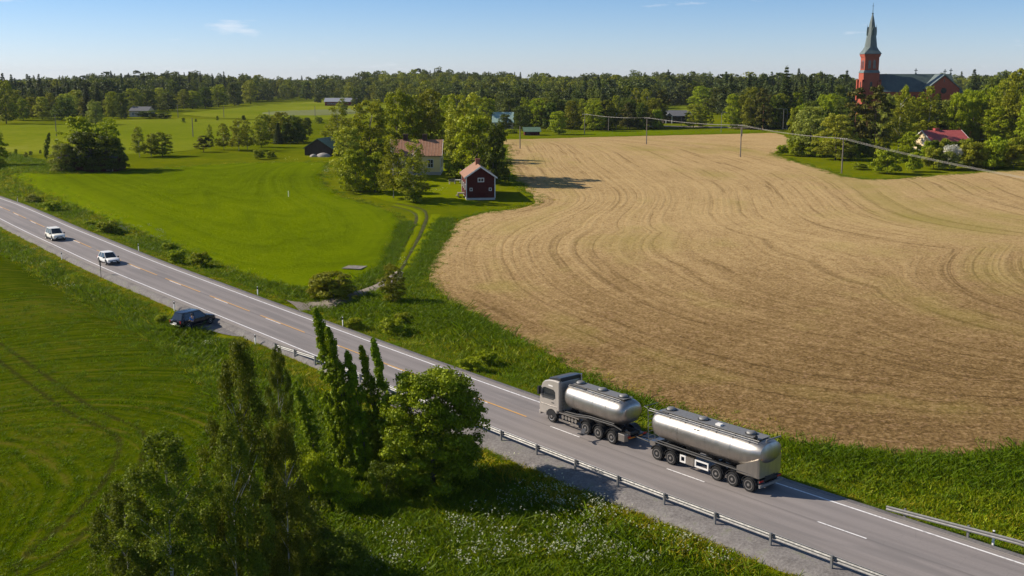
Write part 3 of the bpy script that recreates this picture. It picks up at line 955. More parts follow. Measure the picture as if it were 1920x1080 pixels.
def proto(kind, mat, barkm, n_leaf, leaf, var):
    key = (kind, mat, n_leaf, var)
    if key not in _cr:
        sd = (abs(hash(kind + mat)) % 1) + sum(map(ord, kind + mat)) * 7 + var * 131
        _cr[key] = (crown(kind, sd, n_leaf, leaf, mat), trunk_mesh(kind, barkm, sd))
    return _cr[key]
#  species: kind, leaf material, bark, leaves, leaf size (of unit tree), plain name, category
SPEC = {
    'round': ('round', 'leaf_forest', 'bark_grey', 7290, 0.0219, 'deciduous_tree', 'tree'),
    'maple': ('round', 'leaf_bright', 'bark_grey', 8505, 0.0209, 'maple_tree', 'tree'),
    'oval': ('oval', 'leaf_birch', 'bark_grey', 9315, 0.0149, 'deciduous_tree', 'tree'),
    'ovalb': ('oval', 'leaf_bright', 'bark_grey', 9315, 0.0149, 'deciduous_tree', 'tree'),
    'pale': ('oval', 'leaf_pale', 'bark_grey', 9315, 0.0149, 'deciduous_tree', 'tree'),
    'willow': ('round', 'leaf_willow', 'bark_grey', 9315, 0.0188, 'willow_tree', 'tree'),
    'dark': ('round', 'leaf_dark', 'bark_grey', 7290, 0.0219, 'deciduous_tree', 'tree'),
    'birch': ('birch', 'leaf_birch', 'bark_birch', 5273, 0.0123, 'birch_tree', 'tree'),
    'spruce': ('spruce', 'leaf_spruce', 'bark_grey', 8505, 0.0150, 'spruce_tree', 'tree'),
    'pine': ('pine', 'leaf_pine', 'bark_pine', 7695, 0.0187, 'pine_tree', 'tree'),
    'column': ('poplar', 'leaf_poplar', 'bark_grey', 3645, 0.0165, 'poplar_tree', 'tree'),
    'bush': ('bush', 'leaf_bush', 'bark_grey', 4455, 0.0411, 'bush', 'bush'),
    'darkbush': ('bush', 'leaf_dark', 'bark_grey', 4455, 0.0411, 'bush', 'bush'),
    'oldbush': ('bush', 'leaf_birch', 'bark_grey', 5265, 0.0362, 'bush', 'bush'),
    'greybush': ('bush', 'leaf_willow', 'bark_grey', 4455, 0.0386, 'bush', 'bush'),
    'white': ('bush', 'blossom', 'bark_grey', 3037, 0.0362, 'blossoming_bush', 'bush'),
}
def tree_at(P, h, w, sp, label, group=None, var=None, rz=None, sink=.0):
    kind, mat, bk, n, lf, nm, cat = SPEC[sp]
    v = random.randrange(3) if var is None else var
    cm, tm = proto(kind, mat, bk, n, lf, v)
    o = empty(nm, (P[0], P[1], P[2] - sink), random.uniform(0, 6.28) if rz is None else rz, label, cat, group)
    link('trunk', tm, o); link('crown', cm, o)
    o.scale = (w, w, h)
    return o
def tree_px(px, yb, yt, wpx, sp, label, group=None, **kw):
    """base pixel stands on the terrain; height and width follow from the distance"""
    P, zc = pick(px, yb)
    h = (yb - yt) * zc / F_PX / math.cos(math.radians(6)); w = wpx * zc / F_PX
    wk = {'birch': 1.5, 'column': 1.1, 'oval': 1.18, 'ovalb': 1.18, 'pale': 1.18}.get(sp, 1.02)
    return tree_at(P, h, w * wk, sp, label, group, **kw)

T_LEFTROW = 'trees behind the left hay meadow'
T_BIRCH = 'young trees along the meadow ditch'
T_FARM = 'trees around the farmhouse'
T_FAR = 'trees behind the far stubble edge'
T_ISLE = 'trees on the grassy point by the church'
T_RIGHT = 'trees below the church'
CAT = [
 # left tree belt
 (12, 232, 152, 42, 'oval', 'tall tree at the left picture edge behind the hay meadow', T_LEFTROW),
 (26, 225, 168, 34, 'pale', 'light tree second from the left edge behind the hay meadow', T_LEFTROW),
 (44, 226, 184, 26, 'ovalb', 'small round headed tree on a bare stem near the left edge', T_LEFTROW),
 (62, 222, 182, 26, 'oval', 'open crowned tree right of the small round headed tree', T_LEFTROW),
 (80, 224, 182, 28, 'pale', 'yellowish tree left of the big dark round tree', T_LEFTROW),
 (96, 222, 175, 26, 'birch', 'pale birch beside the big dark round tree', T_LEFTROW),
 (124, 226, 182, 44, 'dark', 'big dark round tree behind the hay meadow', T_LEFTROW),
 (111, 212, 151, 16, 'spruce', 'slim dark spruce above the big dark round tree', T_LEFTROW),
 (131, 212, 154, 22, 'spruce', 'dark spruce right of the slim spruce', T_LEFTROW),
 (145, 215, 155, 20, 'spruce', 'dark spruce in the middle of the left spruce clump', T_LEFTROW),
 (164, 218, 156, 26, 'spruce', 'broad dark spruce behind the grey willow', T_LEFTROW),
 (185, 218, 157, 24, 'spruce', 'dark spruce at the right end of the left spruce clump', T_LEFTROW),
 (179, 234, 190, 38, 'willow', 'greyish willow standing in the hay meadow edge', T_LEFTROW),
 (212, 222, 172, 30, 'oval', 'leafy tree left of the small white house', T_LEFTROW),
 (228, 223, 174, 26, 'dark', 'dark tree touching the small white house', T_LEFTROW),
 (252, 210, 166, 36, 'oval', 'green tree behind the small white house', T_LEFTROW),
 (278, 209, 166, 42, 'round', 'broad tree behind the hedge of the small white house', T_LEFTROW),
 (300, 207, 164, 30, 'pale', 'pale olive tree in the wood behind the white house', T_LEFTROW),
 (316, 208, 174, 36, 'dark', 'dark spreading tree at the right end of the house hedge', T_LEFTROW),
 (345, 204, 168, 30, 'birch', 'grey green birch where the wood meets the meadow', T_LEFTROW),
 (361, 204, 170, 36, 'maple', 'bright round tree at the wood edge above the meadow', T_LEFTROW),
 (385, 203, 163, 34, 'dark', 'dark tree right of the bright round wood edge tree', T_LEFTROW),
 (410, 200, 158, 34, 'ovalb', 'fresh green tree at the wood edge above the meadow', T_LEFTROW),
 (338, 190, 136, 13, 'spruce', 'pointed spruce on the skyline left of the tall spruce pair', T_LEFTROW),
 (357, 190, 134, 14, 'spruce', 'left spruce of the tallest skyline pair', T_LEFTROW),
 (378, 190, 134, 14, 'spruce', 'middle pointed spruce on the left skyline', T_LEFTROW),
 (400, 190, 138, 14, 'spruce', 'skyline spruce right of the middle pointed one', T_LEFTROW),
 (422, 190, 135, 15, 'spruce', 'rightmost pointed spruce on the left skyline', T_LEFTROW),
 (440, 198, 154, 34, 'round', 'tree over the far end of the bright meadow', T_LEFTROW),
 (470, 195, 152, 30, 'pale', 'tall pale birch like tree at the wood corner', T_LEFTROW),
 (540, 187, 150, 26, 'birch', 'light birch in the distant row left of the red barn', T_LEFTROW),
 (575, 187, 152, 26, 'dark', 'dark distant tree left of the red barn', T_LEFTROW),
 (597, 193, 176, 18, 'dark', 'round dark tree at the left end of the long red barn', T_LEFTROW),
 (643, 213, 184, 20, 'willow', 'single greyish tree in front of the long red barn', T_LEFTROW),
 (668, 200, 165, 26, 'dark', 'dark tree at the right end of the long red barn', T_LEFTROW),
 # barn clump
 (118, 323, 268, 56, 'willow', 'grey leaved bushy tree left over the ruined barn', 'trees growing over the old barn'),
 (150, 318, 220, 62, 'ovalb', 'tall yellow green tree behind the old barn', 'trees growing over the old barn'),
 (205, 318, 222, 52, 'ovalb', 'yellow green tree behind the right end of the old barn', 'trees growing over the old barn'),
 (165, 321, 246, 84, 'dark', 'wide dark tree in the middle over the old barn', 'trees growing over the old barn'),
 (208, 322, 252, 70, 'dark', 'dark tree overhanging the right end of the old barn', 'trees growing over the old barn'),
 (87, 300, 250, 11, 'column', 'slim upright young tree left of the old barn', T_BIRCH),
 (-6, 318, 240, 40, 'ovalb', 'tree cut by the left picture edge above the road', None),
 (262, 295, 238, 26, 'birch', 'yellow green birch just right of the old barn', T_BIRCH),
 (284, 294, 250, 24, 'birch', 'thin open birch second right of the old barn', T_BIRCH),
 (305, 293, 248, 42, 'oval', 'spreading small tree right of the old barn birches', T_BIRCH),
 (382, 285, 254, 38, 'pine', 'low brown green pine in the meadow ditch row', T_BIRCH),
 (394, 281, 234, 14, 'birch', 'slim birch behind the low brown pine', T_BIRCH),
 (420, 281, 232, 26, 'birch', 'single slender birch right of the low brown pine', T_BIRCH),
 (448, 283, 222, 30, 'birch', 'tallest birch of the ditch row trio', T_BIRCH),
 (464, 281, 226, 24, 'birch', 'right birch of the ditch row trio', T_BIRCH),
 (490, 276, 226, 32, 'oval', 'leafy tree right of the ditch birch trio', T_BIRCH),
 (522, 270, 230, 24, 'spruce', 'small dark spruce left of the green roofed barn', T_BIRCH),
 (530, 268, 210, 40, 'oval', 'round tree behind the small dark spruce', T_BIRCH),
 (552, 266, 216, 46, 'dark', 'dark leafy tree left of the green roofed barn', T_BIRCH),
 (575, 242, 220, 18, 'dark', 'small dark tree by the distant field lane', T_BIRCH),
 (598, 232, 218, 18, 'bush', 'rounded bush by the distant field lane', None),
 # around the farm
 (634, 282, 196, 46, 'birch', 'tall light tree behind the green roofed barn', T_FARM),
 (652, 288, 222, 38, 'oval', 'tree between green roofed barn and farm trees', T_FARM),
 (695, 330, 190, 84, 'oval', 'big birch like tree at the left of the farmhouse', T_FARM),
 (652, 345, 236, 60, 'pale', 'light green tree at the left edge of the farm', T_FARM),
 (668, 360, 278, 66, 'maple', 'dark leaved maple at the field corner left of the birches', T_FARM),
 (703, 360, 284, 56, 'maple', 'maple with pale upturned leaves beside the dark maple', T_FARM),
 (745, 300, 170, 62, 'ovalb', 'tallest tree behind the left chimney of the farmhouse', T_FARM),
 (775, 300, 178, 50, 'oval', 'tall tree behind the middle of the farmhouse roof', T_FARM),
 (808, 300, 168, 62, 'oval', 'tall tree behind the right chimney of the farmhouse', T_FARM),
 (838, 296, 178, 46, 'ovalb', 'yellow green tree behind the right end of the farmhouse', T_FARM),
 (738, 372, 254, 48, 'birch', 'left of two birches in front of the farmhouse', T_FARM),
 (776, 378, 262, 54, 'birch', 'right of two birches in front of the farmhouse', T_FARM),
 (872, 330, 174, 80, 'pale', 'tall pale willow like tree right of the farmhouse', T_FARM),
 (888, 340, 214, 100, 'maple', 'broad bright tree right of the farmhouse', T_FARM),
 (925, 345, 232, 66, 'dark', 'dark tree behind the small red house', T_FARM),
 (850, 334, 302, 40, 'bush', 'yellow green bush left of the small red house', None),
 # far edge
 (912, 240, 182, 40, 'ovalb', 'round tree left of the teal roofed house', T_FAR),
 (955, 236, 184, 40, 'round', 'round tree right above the teal roofed house', T_FAR),
 (948, 243, 213, 28, 'dark', 'dark tree in front of the teal roofed house', T_FAR),
 (975, 245, 198, 34, 'dark', 'grey dark tree right of the teal roofed house', T_FAR),
 (986, 238, 182, 22, 'ovalb', 'light round tree above the small green roofed shed', T_FAR),
 (1003, 238, 184, 24, 'oval', 'tree right above the small green roofed shed', T_FAR),
 (1022, 238, 186, 26, 'willow', 'silvery willow behind the bright roadside tree', T_FAR),
 (1037, 240, 180, 30, 'round', 'dark green tree behind the bright roadside tree', T_FAR),
 (1048, 252, 208, 40, 'maple', 'bright single tree at the far left stubble corner', T_FAR),
 (1072, 243, 190, 34, 'oval', 'tree right behind the bright single tree', T_FAR),
 (1092, 241, 186, 26, 'birch', 'birch left of the dark clump behind the stubble', T_FAR),
 (1112, 246, 188, 40, 'ovalb', 'bushy bright tree behind the tall stubble pole', T_FAR),
 (1130, 243, 178, 28, 'spruce', 'dark spruce behind the narrow green field', T_FAR),
 (1155, 242, 180, 26, 'birch', 'slender birch left of the brown pine', T_FAR),
 (1176, 244, 192, 34, 'pine', 'brown pine above the narrow green field', T_FAR),
 (1192, 238, 166, 24, 'birch', 'tall birch right of the brown pine', T_FAR),
 (1212, 240, 168, 34, 'birch', 'thick tall birch behind the middle field pole', T_FAR),
 (1238, 240, 170, 38, 'pine', 'dark pine left of the low dark building', T_FAR),
 (1232, 242, 202, 24, 'bush', 'light bush tree left of the low dark building', T_FAR),
 (1300, 240, 196, 36, 'pale', 'light tree right of the low dark building', T_FAR),
 (1318, 238, 196, 22, 'ovalb', 'narrow bright tree beside the light village tree', T_FAR),
 (1332, 234, 210, 14, 'maple', 'little young tree by the village street', T_FAR),
 (1372, 242, 176, 38, 'maple', 'vivid green tree right of the village lamp', T_FAR),
 (1345, 214, 164, 52, 'round', 'wide tree clump above the distant pasture', T_FAR),
 (1316, 206, 161, 44, 'ovalb', 'dense rounded grove tree above the pasture', T_FAR),
 (1405, 243, 164, 36, 'oval', 'tall tree right of the vivid green tree', T_FAR),
 (1430, 246, 166, 44, 'pine', 'brown green pine above the pole at the stubble edge', T_FAR),
 (1452, 243, 178, 34, 'dark', 'dark tree left of the tall pointed spruce', T_FAR),
 (1470, 240, 126, 46, 'spruce', 'tall pointed spruce standing out against the sky', T_RIGHT),
 (1515, 236, 143, 40, 'spruce', 'pointed brownish conifer right of the tall spruce', T_RIGHT),
 (1493, 240, 172, 32, 'ovalb', 'bright tree between tall spruce and brown pine', T_RIGHT),
 (1543, 240, 176, 38, 'maple', 'bright green tree left of the dark pine group', T_RIGHT),
 (1570, 240, 158, 30, 'round', 'tree left in front of the church tower', T_RIGHT),
 # island
 (1518, 292, 198, 86, 'willow', 'big rounded willow at the tip of the grassy point', T_ISLE),
 (1566, 300, 213, 68, 'pale', 'pale yellow green tree behind the leaning pole', T_ISLE),
 (1600, 288, 164, 62, 'pine', 'left tall dark pine below the church tower', T_ISLE),
 (1638, 290, 162, 60, 'pine', 'right tall dark pine below the church tower', T_ISLE),
 (1622, 286, 178, 50, 'pine', 'dense pine between the two tall dark pines', T_ISLE),
 (1684, 284, 170, 48, 'birch', 'light birch below the church nave', T_ISLE),
 (1692, 270, 160, 22, 'maple', 'bright treetop in front of the church roof', T_ISLE),
 (1660, 272, 176, 40, 'willow', 'grey green tree below the church tower', T_ISLE),
 (1738, 272, 164, 50, 'birch', 'tall birch below the church transept', T_RIGHT),
 (1755, 268, 175, 34, 'spruce', 'dark spruce below the church transept', T_RIGHT),
 (1712, 272, 182, 40, 'oval', 'tree under the church nave eaves', T_RIGHT),
 (1790, 268, 174, 48, 'maple', 'bright tree right below the church transept gable', T_RIGHT),
 (1822, 266, 172, 48, 'maple', 'bright tree right of the church chancel', T_RIGHT),
 (1850, 264, 160, 46, 'ovalb', 'green tree above the red brick villa', T_RIGHT),
 (1880, 268, 150, 52, 'oval', 'tall tree right of the red brick villa', T_RIGHT),
 (1908, 272, 130, 66, 'oval', 'tallest tree at the right picture edge', T_RIGHT),
 (1868, 272, 200, 60, 'ovalb', 'spreading tree in front of the red brick villa', T_RIGHT),
 (1938, 280, 170, 70, 'ovalb', 'tree cut by the right picture edge', T_RIGHT),
 (1466, 291, 270, 26, 'bush', 'low bush at the very tip of the grassy point', 'bushes on the grassy point'),
 (1492, 293, 258, 34, 'bush', 'leafy bush under the big rounded willow', 'bushes on the grassy point'),
 (1528, 294, 262, 44, 'bush', 'bush between the willow and the pale tree', 'bushes on the grassy point'),
 (1663, 326, 276, 58, 'bush', 'dense round bush right of the leaning pole', 'bushes on the grassy point'),
 (1612, 318, 304, 34, 'bush', 'low ground bush right behind the leaning pole', 'bushes on the grassy point'),
 (1704, 300, 246, 46, 'maple', 'dark maple left of the red roofed house', 'bushes on the grassy point'),
 (1712, 322, 280, 34, 'bush', 'bush below the maple left of the red roofed house', 'bushes on the grassy point'),
 (1750, 318, 272, 48, 'oldbush', 'hedge bush below the red roofed house wall', 'bushes on the grassy point'),
 (1784, 316, 268, 40, 'white', 'white blossoming bush in front of the red roofed house', None),
 (1780, 319, 282, 44, 'greybush', 'grey green bush under the white blossom', 'bushes on the grassy point'),
 (1822, 317, 262, 58, 'oldbush', 'brown green bush right of the white blossom', 'bushes on the grassy point'),
 (1862, 318, 258, 52, 'bush', 'bright bush below the red brick villa', 'bushes on the grassy point'),
 (1900, 316, 268, 60, 'oldbush', 'bush at the right edge above the stubble', 'bushes on the grassy point'),
]
for c in CAT:
    tree_px(*c)
# trees that close the gaps in the belts
ORD = 'first second third fourth fifth sixth seventh eighth ninth tenth eleventh twelfth thirteenth fourteenth fifteenth sixteenth seventeenth eighteenth nineteenth twentieth'.split()
ORD += ['twenty-' + o_ for o_ in ORD[:9]]
LOOK = {'round': 'mid green round tree', 'oval': 'olive green tree', 'dark': 'dark green tree', 'ovalb': 'fresh green tree', 'birch': 'light birch', 'pine': 'brownish pine', 'maple': 'bright green tree', 'willow': 'grey green tree', 'pale': 'pale green tree',
        'bush': 'bright bush', 'darkbush': 'dark bush', 'oldbush': 'olive bush', 'greybush': 'grey green bush'}
def belt(px0, px1, yb0, yb1, n, hpx, kinds, label, group):
    for i in range(n):
        px = px0 + (px1 - px0) * (i + random.uniform(.15, .85)) / n; yb = random.uniform(yb0, yb1)
        h = random.uniform(*hpx)
        kd = random.choice(kinds)
        tree_px(px, yb, yb - h, h * random.uniform(.55, .8), kd, '%s, %s from the left %s' % (LOOK[kd], ORD[i], label), group)
belt(965, 1240, 236, 243, 22, (38, 58), ['round', 'oval', 'dark', 'ovalb', 'birch'], 'in the belt behind the narrow green field', 'belt trees behind the narrow green field')
belt(1385, 1480, 238, 244, 8, (44, 66), ['round', 'oval', 'dark', 'pine'], 'in the belt beside the tall pointed spruce', 'belt trees left of the tall spruce')
belt(1485, 1600, 240, 256, 11, (48, 70), ['ovalb', 'maple', 'oval', 'dark'], 'in the wood below the church tower', 'wood trees below the church tower')
belt(1640, 1790, 256, 268, 15, (62, 84), ['oval', 'dark', 'ovalb', 'willow', 'birch'], 'in the wood below the church nave', 'wood trees below the church nave')
belt(1790, 1960, 252, 266, 15, (60, 92), ['maple', 'ovalb', 'oval', 'maple'], 'in the wood right of the church', 'wood trees right of the church')
belt(1585, 1660, 292, 304, 8, (26, 42), ['darkbush', 'oldbush', 'darkbush'], 'under the tall dark pines', 'bushes under the dark pines')
belt(0, 240, 216, 222, 14, (30, 48), ['oval', 'dark', 'pale', 'round'], 'in the belt behind the left hay meadow', 'belt trees behind the left hay meadow')
belt(1735, 1925, 306, 315, 16, (44, 60), ['oldbush', 'bush', 'darkbush'], 'in the hedge below the red roofed house', 'hedge bushes by the red roofed house')
belt(480, 578, 262, 271, 6, (40, 56), ['oval', 'dark', 'birch'], 'in the clump left of the green roofed barn', 'clump trees left of the green roofed barn')
belt(330, 600, 226, 233, 9, (6, 12), ['bush', 'darkbush'], 'along the lane between the distant meadows', 'lane bushes between the distant meadows')
belt(0, 95, 288, 296, 7, (8, 14), ['bush', 'greybush'], 'in the ditch before the old barn', 'ditch shrubs left of the old barn')
# hedges and road-side bushes
BUSH = [
 (626, 562, 504, 92, 'oldbush', 'large dark green bush beside the farm track entrance'),
 (600, 560, 512, 48, 'oldbush', 'bush forming the left end of the track entrance thicket'),
 (378, 504, 468, 44, 'bush', 'rounded willow bush at the crop edge above the road'),
 (333, 494, 464, 38, 'bush', 'smaller bush left of the rounded willow bush'),
 (204, 440, 410, 52, 'bush', 'wide bush above the white cars on the verge'),
 (168, 424, 412, 30, 'bush', 'low bush left of the wide verge bush'),
 (100, 398, 372, 34, 'bush', 'bright bush on the verge near the left edge'),
 (62, 382, 362, 34, 'greybush', 'pale shrub on the verge close to the left edge'),
 (318, 470, 452, 30, 'bush', 'low shrub on the verge right of the wide bush'),
 (735, 630, 590, 56, 'bush', 'bush in the roadside ditch below the young tree'),
 (755, 606, 582, 40, 'bush', 'low shrub behind the ditch bush below the young tree'),
 (664, 616, 592, 40, 'bush', 'low shrub beside the white delineator at the junction'),
 (882, 694, 664, 52, 'bush', 'shrub in the ditch left of the truck cab'),
 (915, 690, 652, 38, 'bush', 'taller shrub in the ditch just left of the truck'),
 (302, 608, 586, 30, 'bush', 'small bush left of the parked dark car'),
 (282, 222, 206, 50, 'darkbush', 'clipped dark hedge right of the small white house'),
 (308, 223, 210, 34, 'darkbush', 'right end of the dark hedge by the white house'),
 (486, 299, 278, 26, 'bush', 'bush at the field corner left of the green roofed barn'),
 (508, 297, 280, 20, 'bush', 'small bush right of the field corner bush'),
 (960, 250, 240, 26, 'bush', 'round bush left of the small green roofed shed'),
 (935, 250, 238, 24, 'bush', 'bush below the teal roofed house'),
 (655, 356, 326, 40, 'bush', 'low bush at the foot of the dark maple'),
 (777, 380, 348, 40, 'bush', 'bush at the foot of the right front birch'),
 (700, 905, 896, 1, 'bush', None),
]
for px, yb, yt, w, sp, lab in BUSH:
    if lab: tree_px(px, yb, yt, w, sp, lab, 'bushes along the verges' if yb > 360 else None, sink=.1)
P, zc = pick(737, 568)
tree_at(P, 4.6, 3.2, 'oval', 'small young tree standing beside the farm track junction', None)

# ------------------------------------------------------------------ the near trees (finer leaves)
SPEC['near_maple'] = ('round', 'leaf_maple', 'bark_grey', 62000, .0105, 'maple_tree', 'tree')
SPEC['near_birch'] = ('birch', 'leaf_nearbirch', 'bark_birch', 34000, .0054, 'birch_tree', 'tree')
SPEC['near_poplar'] = ('poplar', 'leaf_poplar', 'bark_grey', 12000, .0085, 'poplar_tree', 'tree')
SPEC['near_bush'] = ('bush', 'leaf_bush', 'bark_grey', 9000, .022, 'bush', 'bush')
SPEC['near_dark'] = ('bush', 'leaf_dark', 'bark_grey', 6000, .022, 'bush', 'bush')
def near_tree(px, yb, yt, wpx, sp, label, group=None, **kw):
    P = plane(px, yb, -1.5)
    for _ in range(4): P = plane(px, yb, tz(P[0], P[1]))
    zc = P[1] * CP + (CAMZ - P[2]) * SP
    # height: top pixel on the vertical through the base
    d = ray(px, yt); t = P[1] / d[1]; h = CAMZ + d[2] * t - P[2]
    return tree_at(P, h, wpx * zc / F_PX, sp, label, group, **kw)
NP = 'columnar poplars by the guardrail'
near_tree(812, 918, 690, 226, 'near_maple', 'big round leafy maple in front of the road', var=0, rz=.4)
for i, (px, yb, yt, w, lab) in enumerate([
        (640, 900, 582, 50, 'tallest columnar poplar, leftmost of the main poplar row'), (658, 905, 616, 46, 'columnar poplar second tallest, beside the tallest poplar'),
        (688, 905, 660, 42, 'columnar poplar in the middle of the row leaning left'), (712, 900, 650, 38, 'columnar poplar with its tip against the road'),
        (732, 895, 636, 36, 'columnar poplar nearest to the round maple'), (592, 880, 728, 40, 'short poplar standing apart left of the poplar row'),
        (712, 950, 890, 20, 'tiny poplar sapling in the grass below the maple')]):
    near_tree(px, yb, yt, w, 'near_poplar', lab, NP, rz=random.uniform(-.35, .35))
NB = 'birches at the lower left'
for px, yb, yt, w, lab in [(470, 1150, 636, 180, 'tallest birch in the foreground with dark airy crown'), (330, 1220, 812, 240, 'birch at the bottom left with windswept crown'),
                           (530, 930, 648, 70, 'thin birch with bare white branches behind the tallest birch'), (450, 1190, 780, 150, 'birch with bright white trunk at the bottom edge'),
                           (545, 1130, 790, 125, 'young birch right of the white trunk at the bottom'), (250, 1210, 900, 175, 'low birch at the bottom left over the field edge')]:
    near_tree(px, yb, yt, w, 'near_birch', lab, NB)
for px, yb, yt, w, sp, lab in [(580, 950, 830, 100, 'near_bush', 'sunlit young thicket between birches and poplars'), (640, 955, 868, 80, 'near_bush', 'yellow green thicket at the foot of the poplars'),
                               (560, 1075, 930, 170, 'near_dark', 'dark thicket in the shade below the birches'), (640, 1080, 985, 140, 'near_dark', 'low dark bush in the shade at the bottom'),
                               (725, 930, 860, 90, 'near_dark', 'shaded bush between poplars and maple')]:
    near_tree(px, yb, yt, w, sp, lab, 'thickets under the near trees')

# ------------------------------------------------------------------ stuff: forest, grass, flowers by instancing
def scatter(name, pts, protos, idx, scl, label, cat, rotz=None):
    """one object whose points carry instances of small prototype meshes"""
    me = bpy.data.meshes.new(name)
    n = len(pts)
    me.vertices.add(n); me.vertices.foreach_set('co', np.ascontiguousarray(pts, np.float32).ravel())
    a = me.attributes.new('pick', 'INT', 'POINT'); a.data.foreach_set('value', np.ascontiguousarray(idx, np.int32))
    a = me.attributes.new('scl', 'FLOAT_VECTOR', 'POINT'); a.data.foreach_set('vector', np.ascontiguousarray(scl, np.float32).ravel())
    rz = rng.uniform(0, 6.28, n) if rotz is None else rotz
    a = me.attributes.new('rot', 'FLOAT_VECTOR', 'POINT'); a.data.foreach_set('vector', np.column_stack([rng.normal(0, .06, n), rng.normal(0, .06, n), rz]).astype(np.float32).ravel())
    o = link(name, me); tag(o, label, cat, kind='stuff')
    pc = bpy.data.collections.new(name + '_kinds')
    for i, pm in enumerate(protos):
        pc.objects.link(bpy.data.objects.new('%s_kind_%02d' % (name, i), pm))
    ng = bpy.data.node_groups.new(name, 'GeometryNodeTree')
    ng.interface.new_socket('Geometry', in_out='INPUT', socket_type='NodeSocketGeometry')
    ng.interface.new_socket('Geometry', in_out='OUTPUT', socket_type='NodeSocketGeometry')
    N = ng.nodes; L = ng.links
    gi = N.new('NodeGroupInput'); go = N.new('NodeGroupOutput')
    ci = N.new('GeometryNodeCollectionInfo'); ci.inputs[0].default_value = pc
    ci.inputs['Separate Children'].default_value = True; ci.inputs['Reset Children'].default_value = True
    io = N.new('GeometryNodeInstanceOnPoints'); io.inputs['Pick Instance'].default_value = True
    def na(nm, ty):
        x = N.new('GeometryNodeInputNamedAttribute'); x.data_type = ty; x.inputs[0].default_value = nm
        return [s_ for s_ in x.outputs if s_.enabled and s_.name == 'Attribute'][0]
    L.new(gi.outputs[0], io.inputs['Points']); L.new(ci.outputs[0], io.inputs['Instance'])
    L.new(na('pick', 'INT'), io.inputs['Instance Index'])
    er = N.new('FunctionNodeEulerToRotation')
    L.new(na('rot', 'FLOAT_VECTOR'), er.inputs[0]); L.new(er.outputs[0], io.inputs['Rotation'])
    L.new(na('scl', 'FLOAT_VECTOR'), io.inputs['Scale'])
    L.new(io.outputs[0], go.inputs[0])
    md = o.modifiers.new('scatter', 'NODES'); md.node_group = ng
    return o

# distant forest
fk = [crown('round', 901, 1300, .034, 'leaf_forest'), crown('oval', 902, 1400, .028, 'leaf_forest'), crown('spruce', 903, 1400, .028, 'leaf_spruce'),
      crown('pine', 904, 1200, .034, 'leaf_bluegreen'), crown('oval', 905, 1400, .028, 'leaf_birch'), crown('round', 906, 1200, .034, 'leaf_bluegreen'), crown('spruce', 907, 1400, .028, 'leaf_bluegreen')]
edge = [(-150, 222), (0, 218), (60, 214), (100, 212), (200, 210), (240, 208), (330, 203), (420, 196), (480, 192), (560, 187), (640, 186), (690, 192), (760, 200), (880, 216), (960, 228), (1080, 232),
        (1200, 228), (1246, 200), (1340, 198), (1360, 226), (1440, 232), (1560, 236), (1640, 236), (1700, 226), (1830, 232), (1920, 240), (2080, 244)]
eY = [pick(a, b)[0][1] for a, b in edge]; eX = [a for a, b in edge]
n = 16000
u = rng.uniform(-190, 2110, n); yy = 380 * np.exp(rng.uniform(0, 1, n) * math.log(1900 / 380))
keep = (yy > np.interp(u, eX, eY) + 4) & (rng.uniform(0, 1, n) < np.interp(yy, [400, 650, 900, 1900], [1, .8, .55, .55]))
u, yy = u[keep], yy[keep]
xx = (u - 960) / F_PX * (yy * CP + 3)
ch = ((np.abs(xx - 172) < 46) & (np.abs(yy - 490) < 28)) | ((u > 1570) & (u < 1840) & (yy < 520)) | ((u > 1600) & (u < 1812) & (yy < 950))        # the church yard and the slope below it
xx, yy, u = xx[~ch], yy[~ch], u[~ch]
zz = terrain(xx, yy)
patch = np.sin(xx * .013 + 1.3 * np.sin(yy * .006)) + np.sin(yy * .010 + 2) + rng.normal(0, .7, len(xx))
kid = np.where(patch > 1.0, rng.choice([2, 3, 6, 5], len(xx)), np.where(patch > -.2, rng.choice([0, 3, 5, 1, 1, 0], len(xx)), rng.choice([0, 1, 4, 1, 4], len(xx))))
hh = (rng.uniform(8.5, 16.5, len(xx)) + 4.5 * (rng.uniform(0, 1, len(xx)) < .10)) * np.where(np.isin(kid, [2, 6]), 1.12, 1.0)
hh *= np.interp(yy, [380, 600, 900], [.78, .9, 1.0])
ww = hh * np.where(np.isin(kid, [2, 6]), rng.uniform(.3, .42, len(xx)), rng.uniform(.55, .9, len(xx)))
scatter('forest', np.column_stack([xx, yy, zz - .2]), fk, kid, np.column_stack([ww, ww, hh]), 'mixed forest covering the low hills along the horizon', 'forest')

# grass tufts
def tuft(seed, mat, blades, h, spread):
    r = np.random.default_rng(seed)
    V = []; F_ = []; T = []
    for i in range(blades):
        a = r.uniform(0, 6.28); x, y = r.normal(0, spread, 2); hh = h * r.uniform(.4, 1.1); w = .04 * r.uniform(.6, 1.3)
        lean = r.normal(0, .75, 2) * hh
        c, s = math.cos(a) * w, math.sin(a) * w
        k = len(V)
        V += [(x - c, y - s, -.05), (x + c, y + s, -.05), (x + lean[0] + c * .35, y + lean[1] + s * .35, hh), (x + lean[0] - c * .35, y + lean[1] - s * .35, hh * .96)]
        F_.append((k, k + 1, k + 2, k + 3)); T += [r.uniform(.1, .9)] * 4
    return np_mesh('tuft', np.array(V), np.array(F_), mat, np.array(T))
gk = [tuft(1, 'grass_lush', 34, .28, .3), tuft(2, 'grass_lush', 30, .38, .32), tuft(3, 'grass_dark', 34, .34, .3), tuft(4, 'grass_dark', 30, .48, .34), tuft(5, 'grass_dry', 26, .3, .3), tuft(6, 'leaf_bush', 24, .4, .3)]
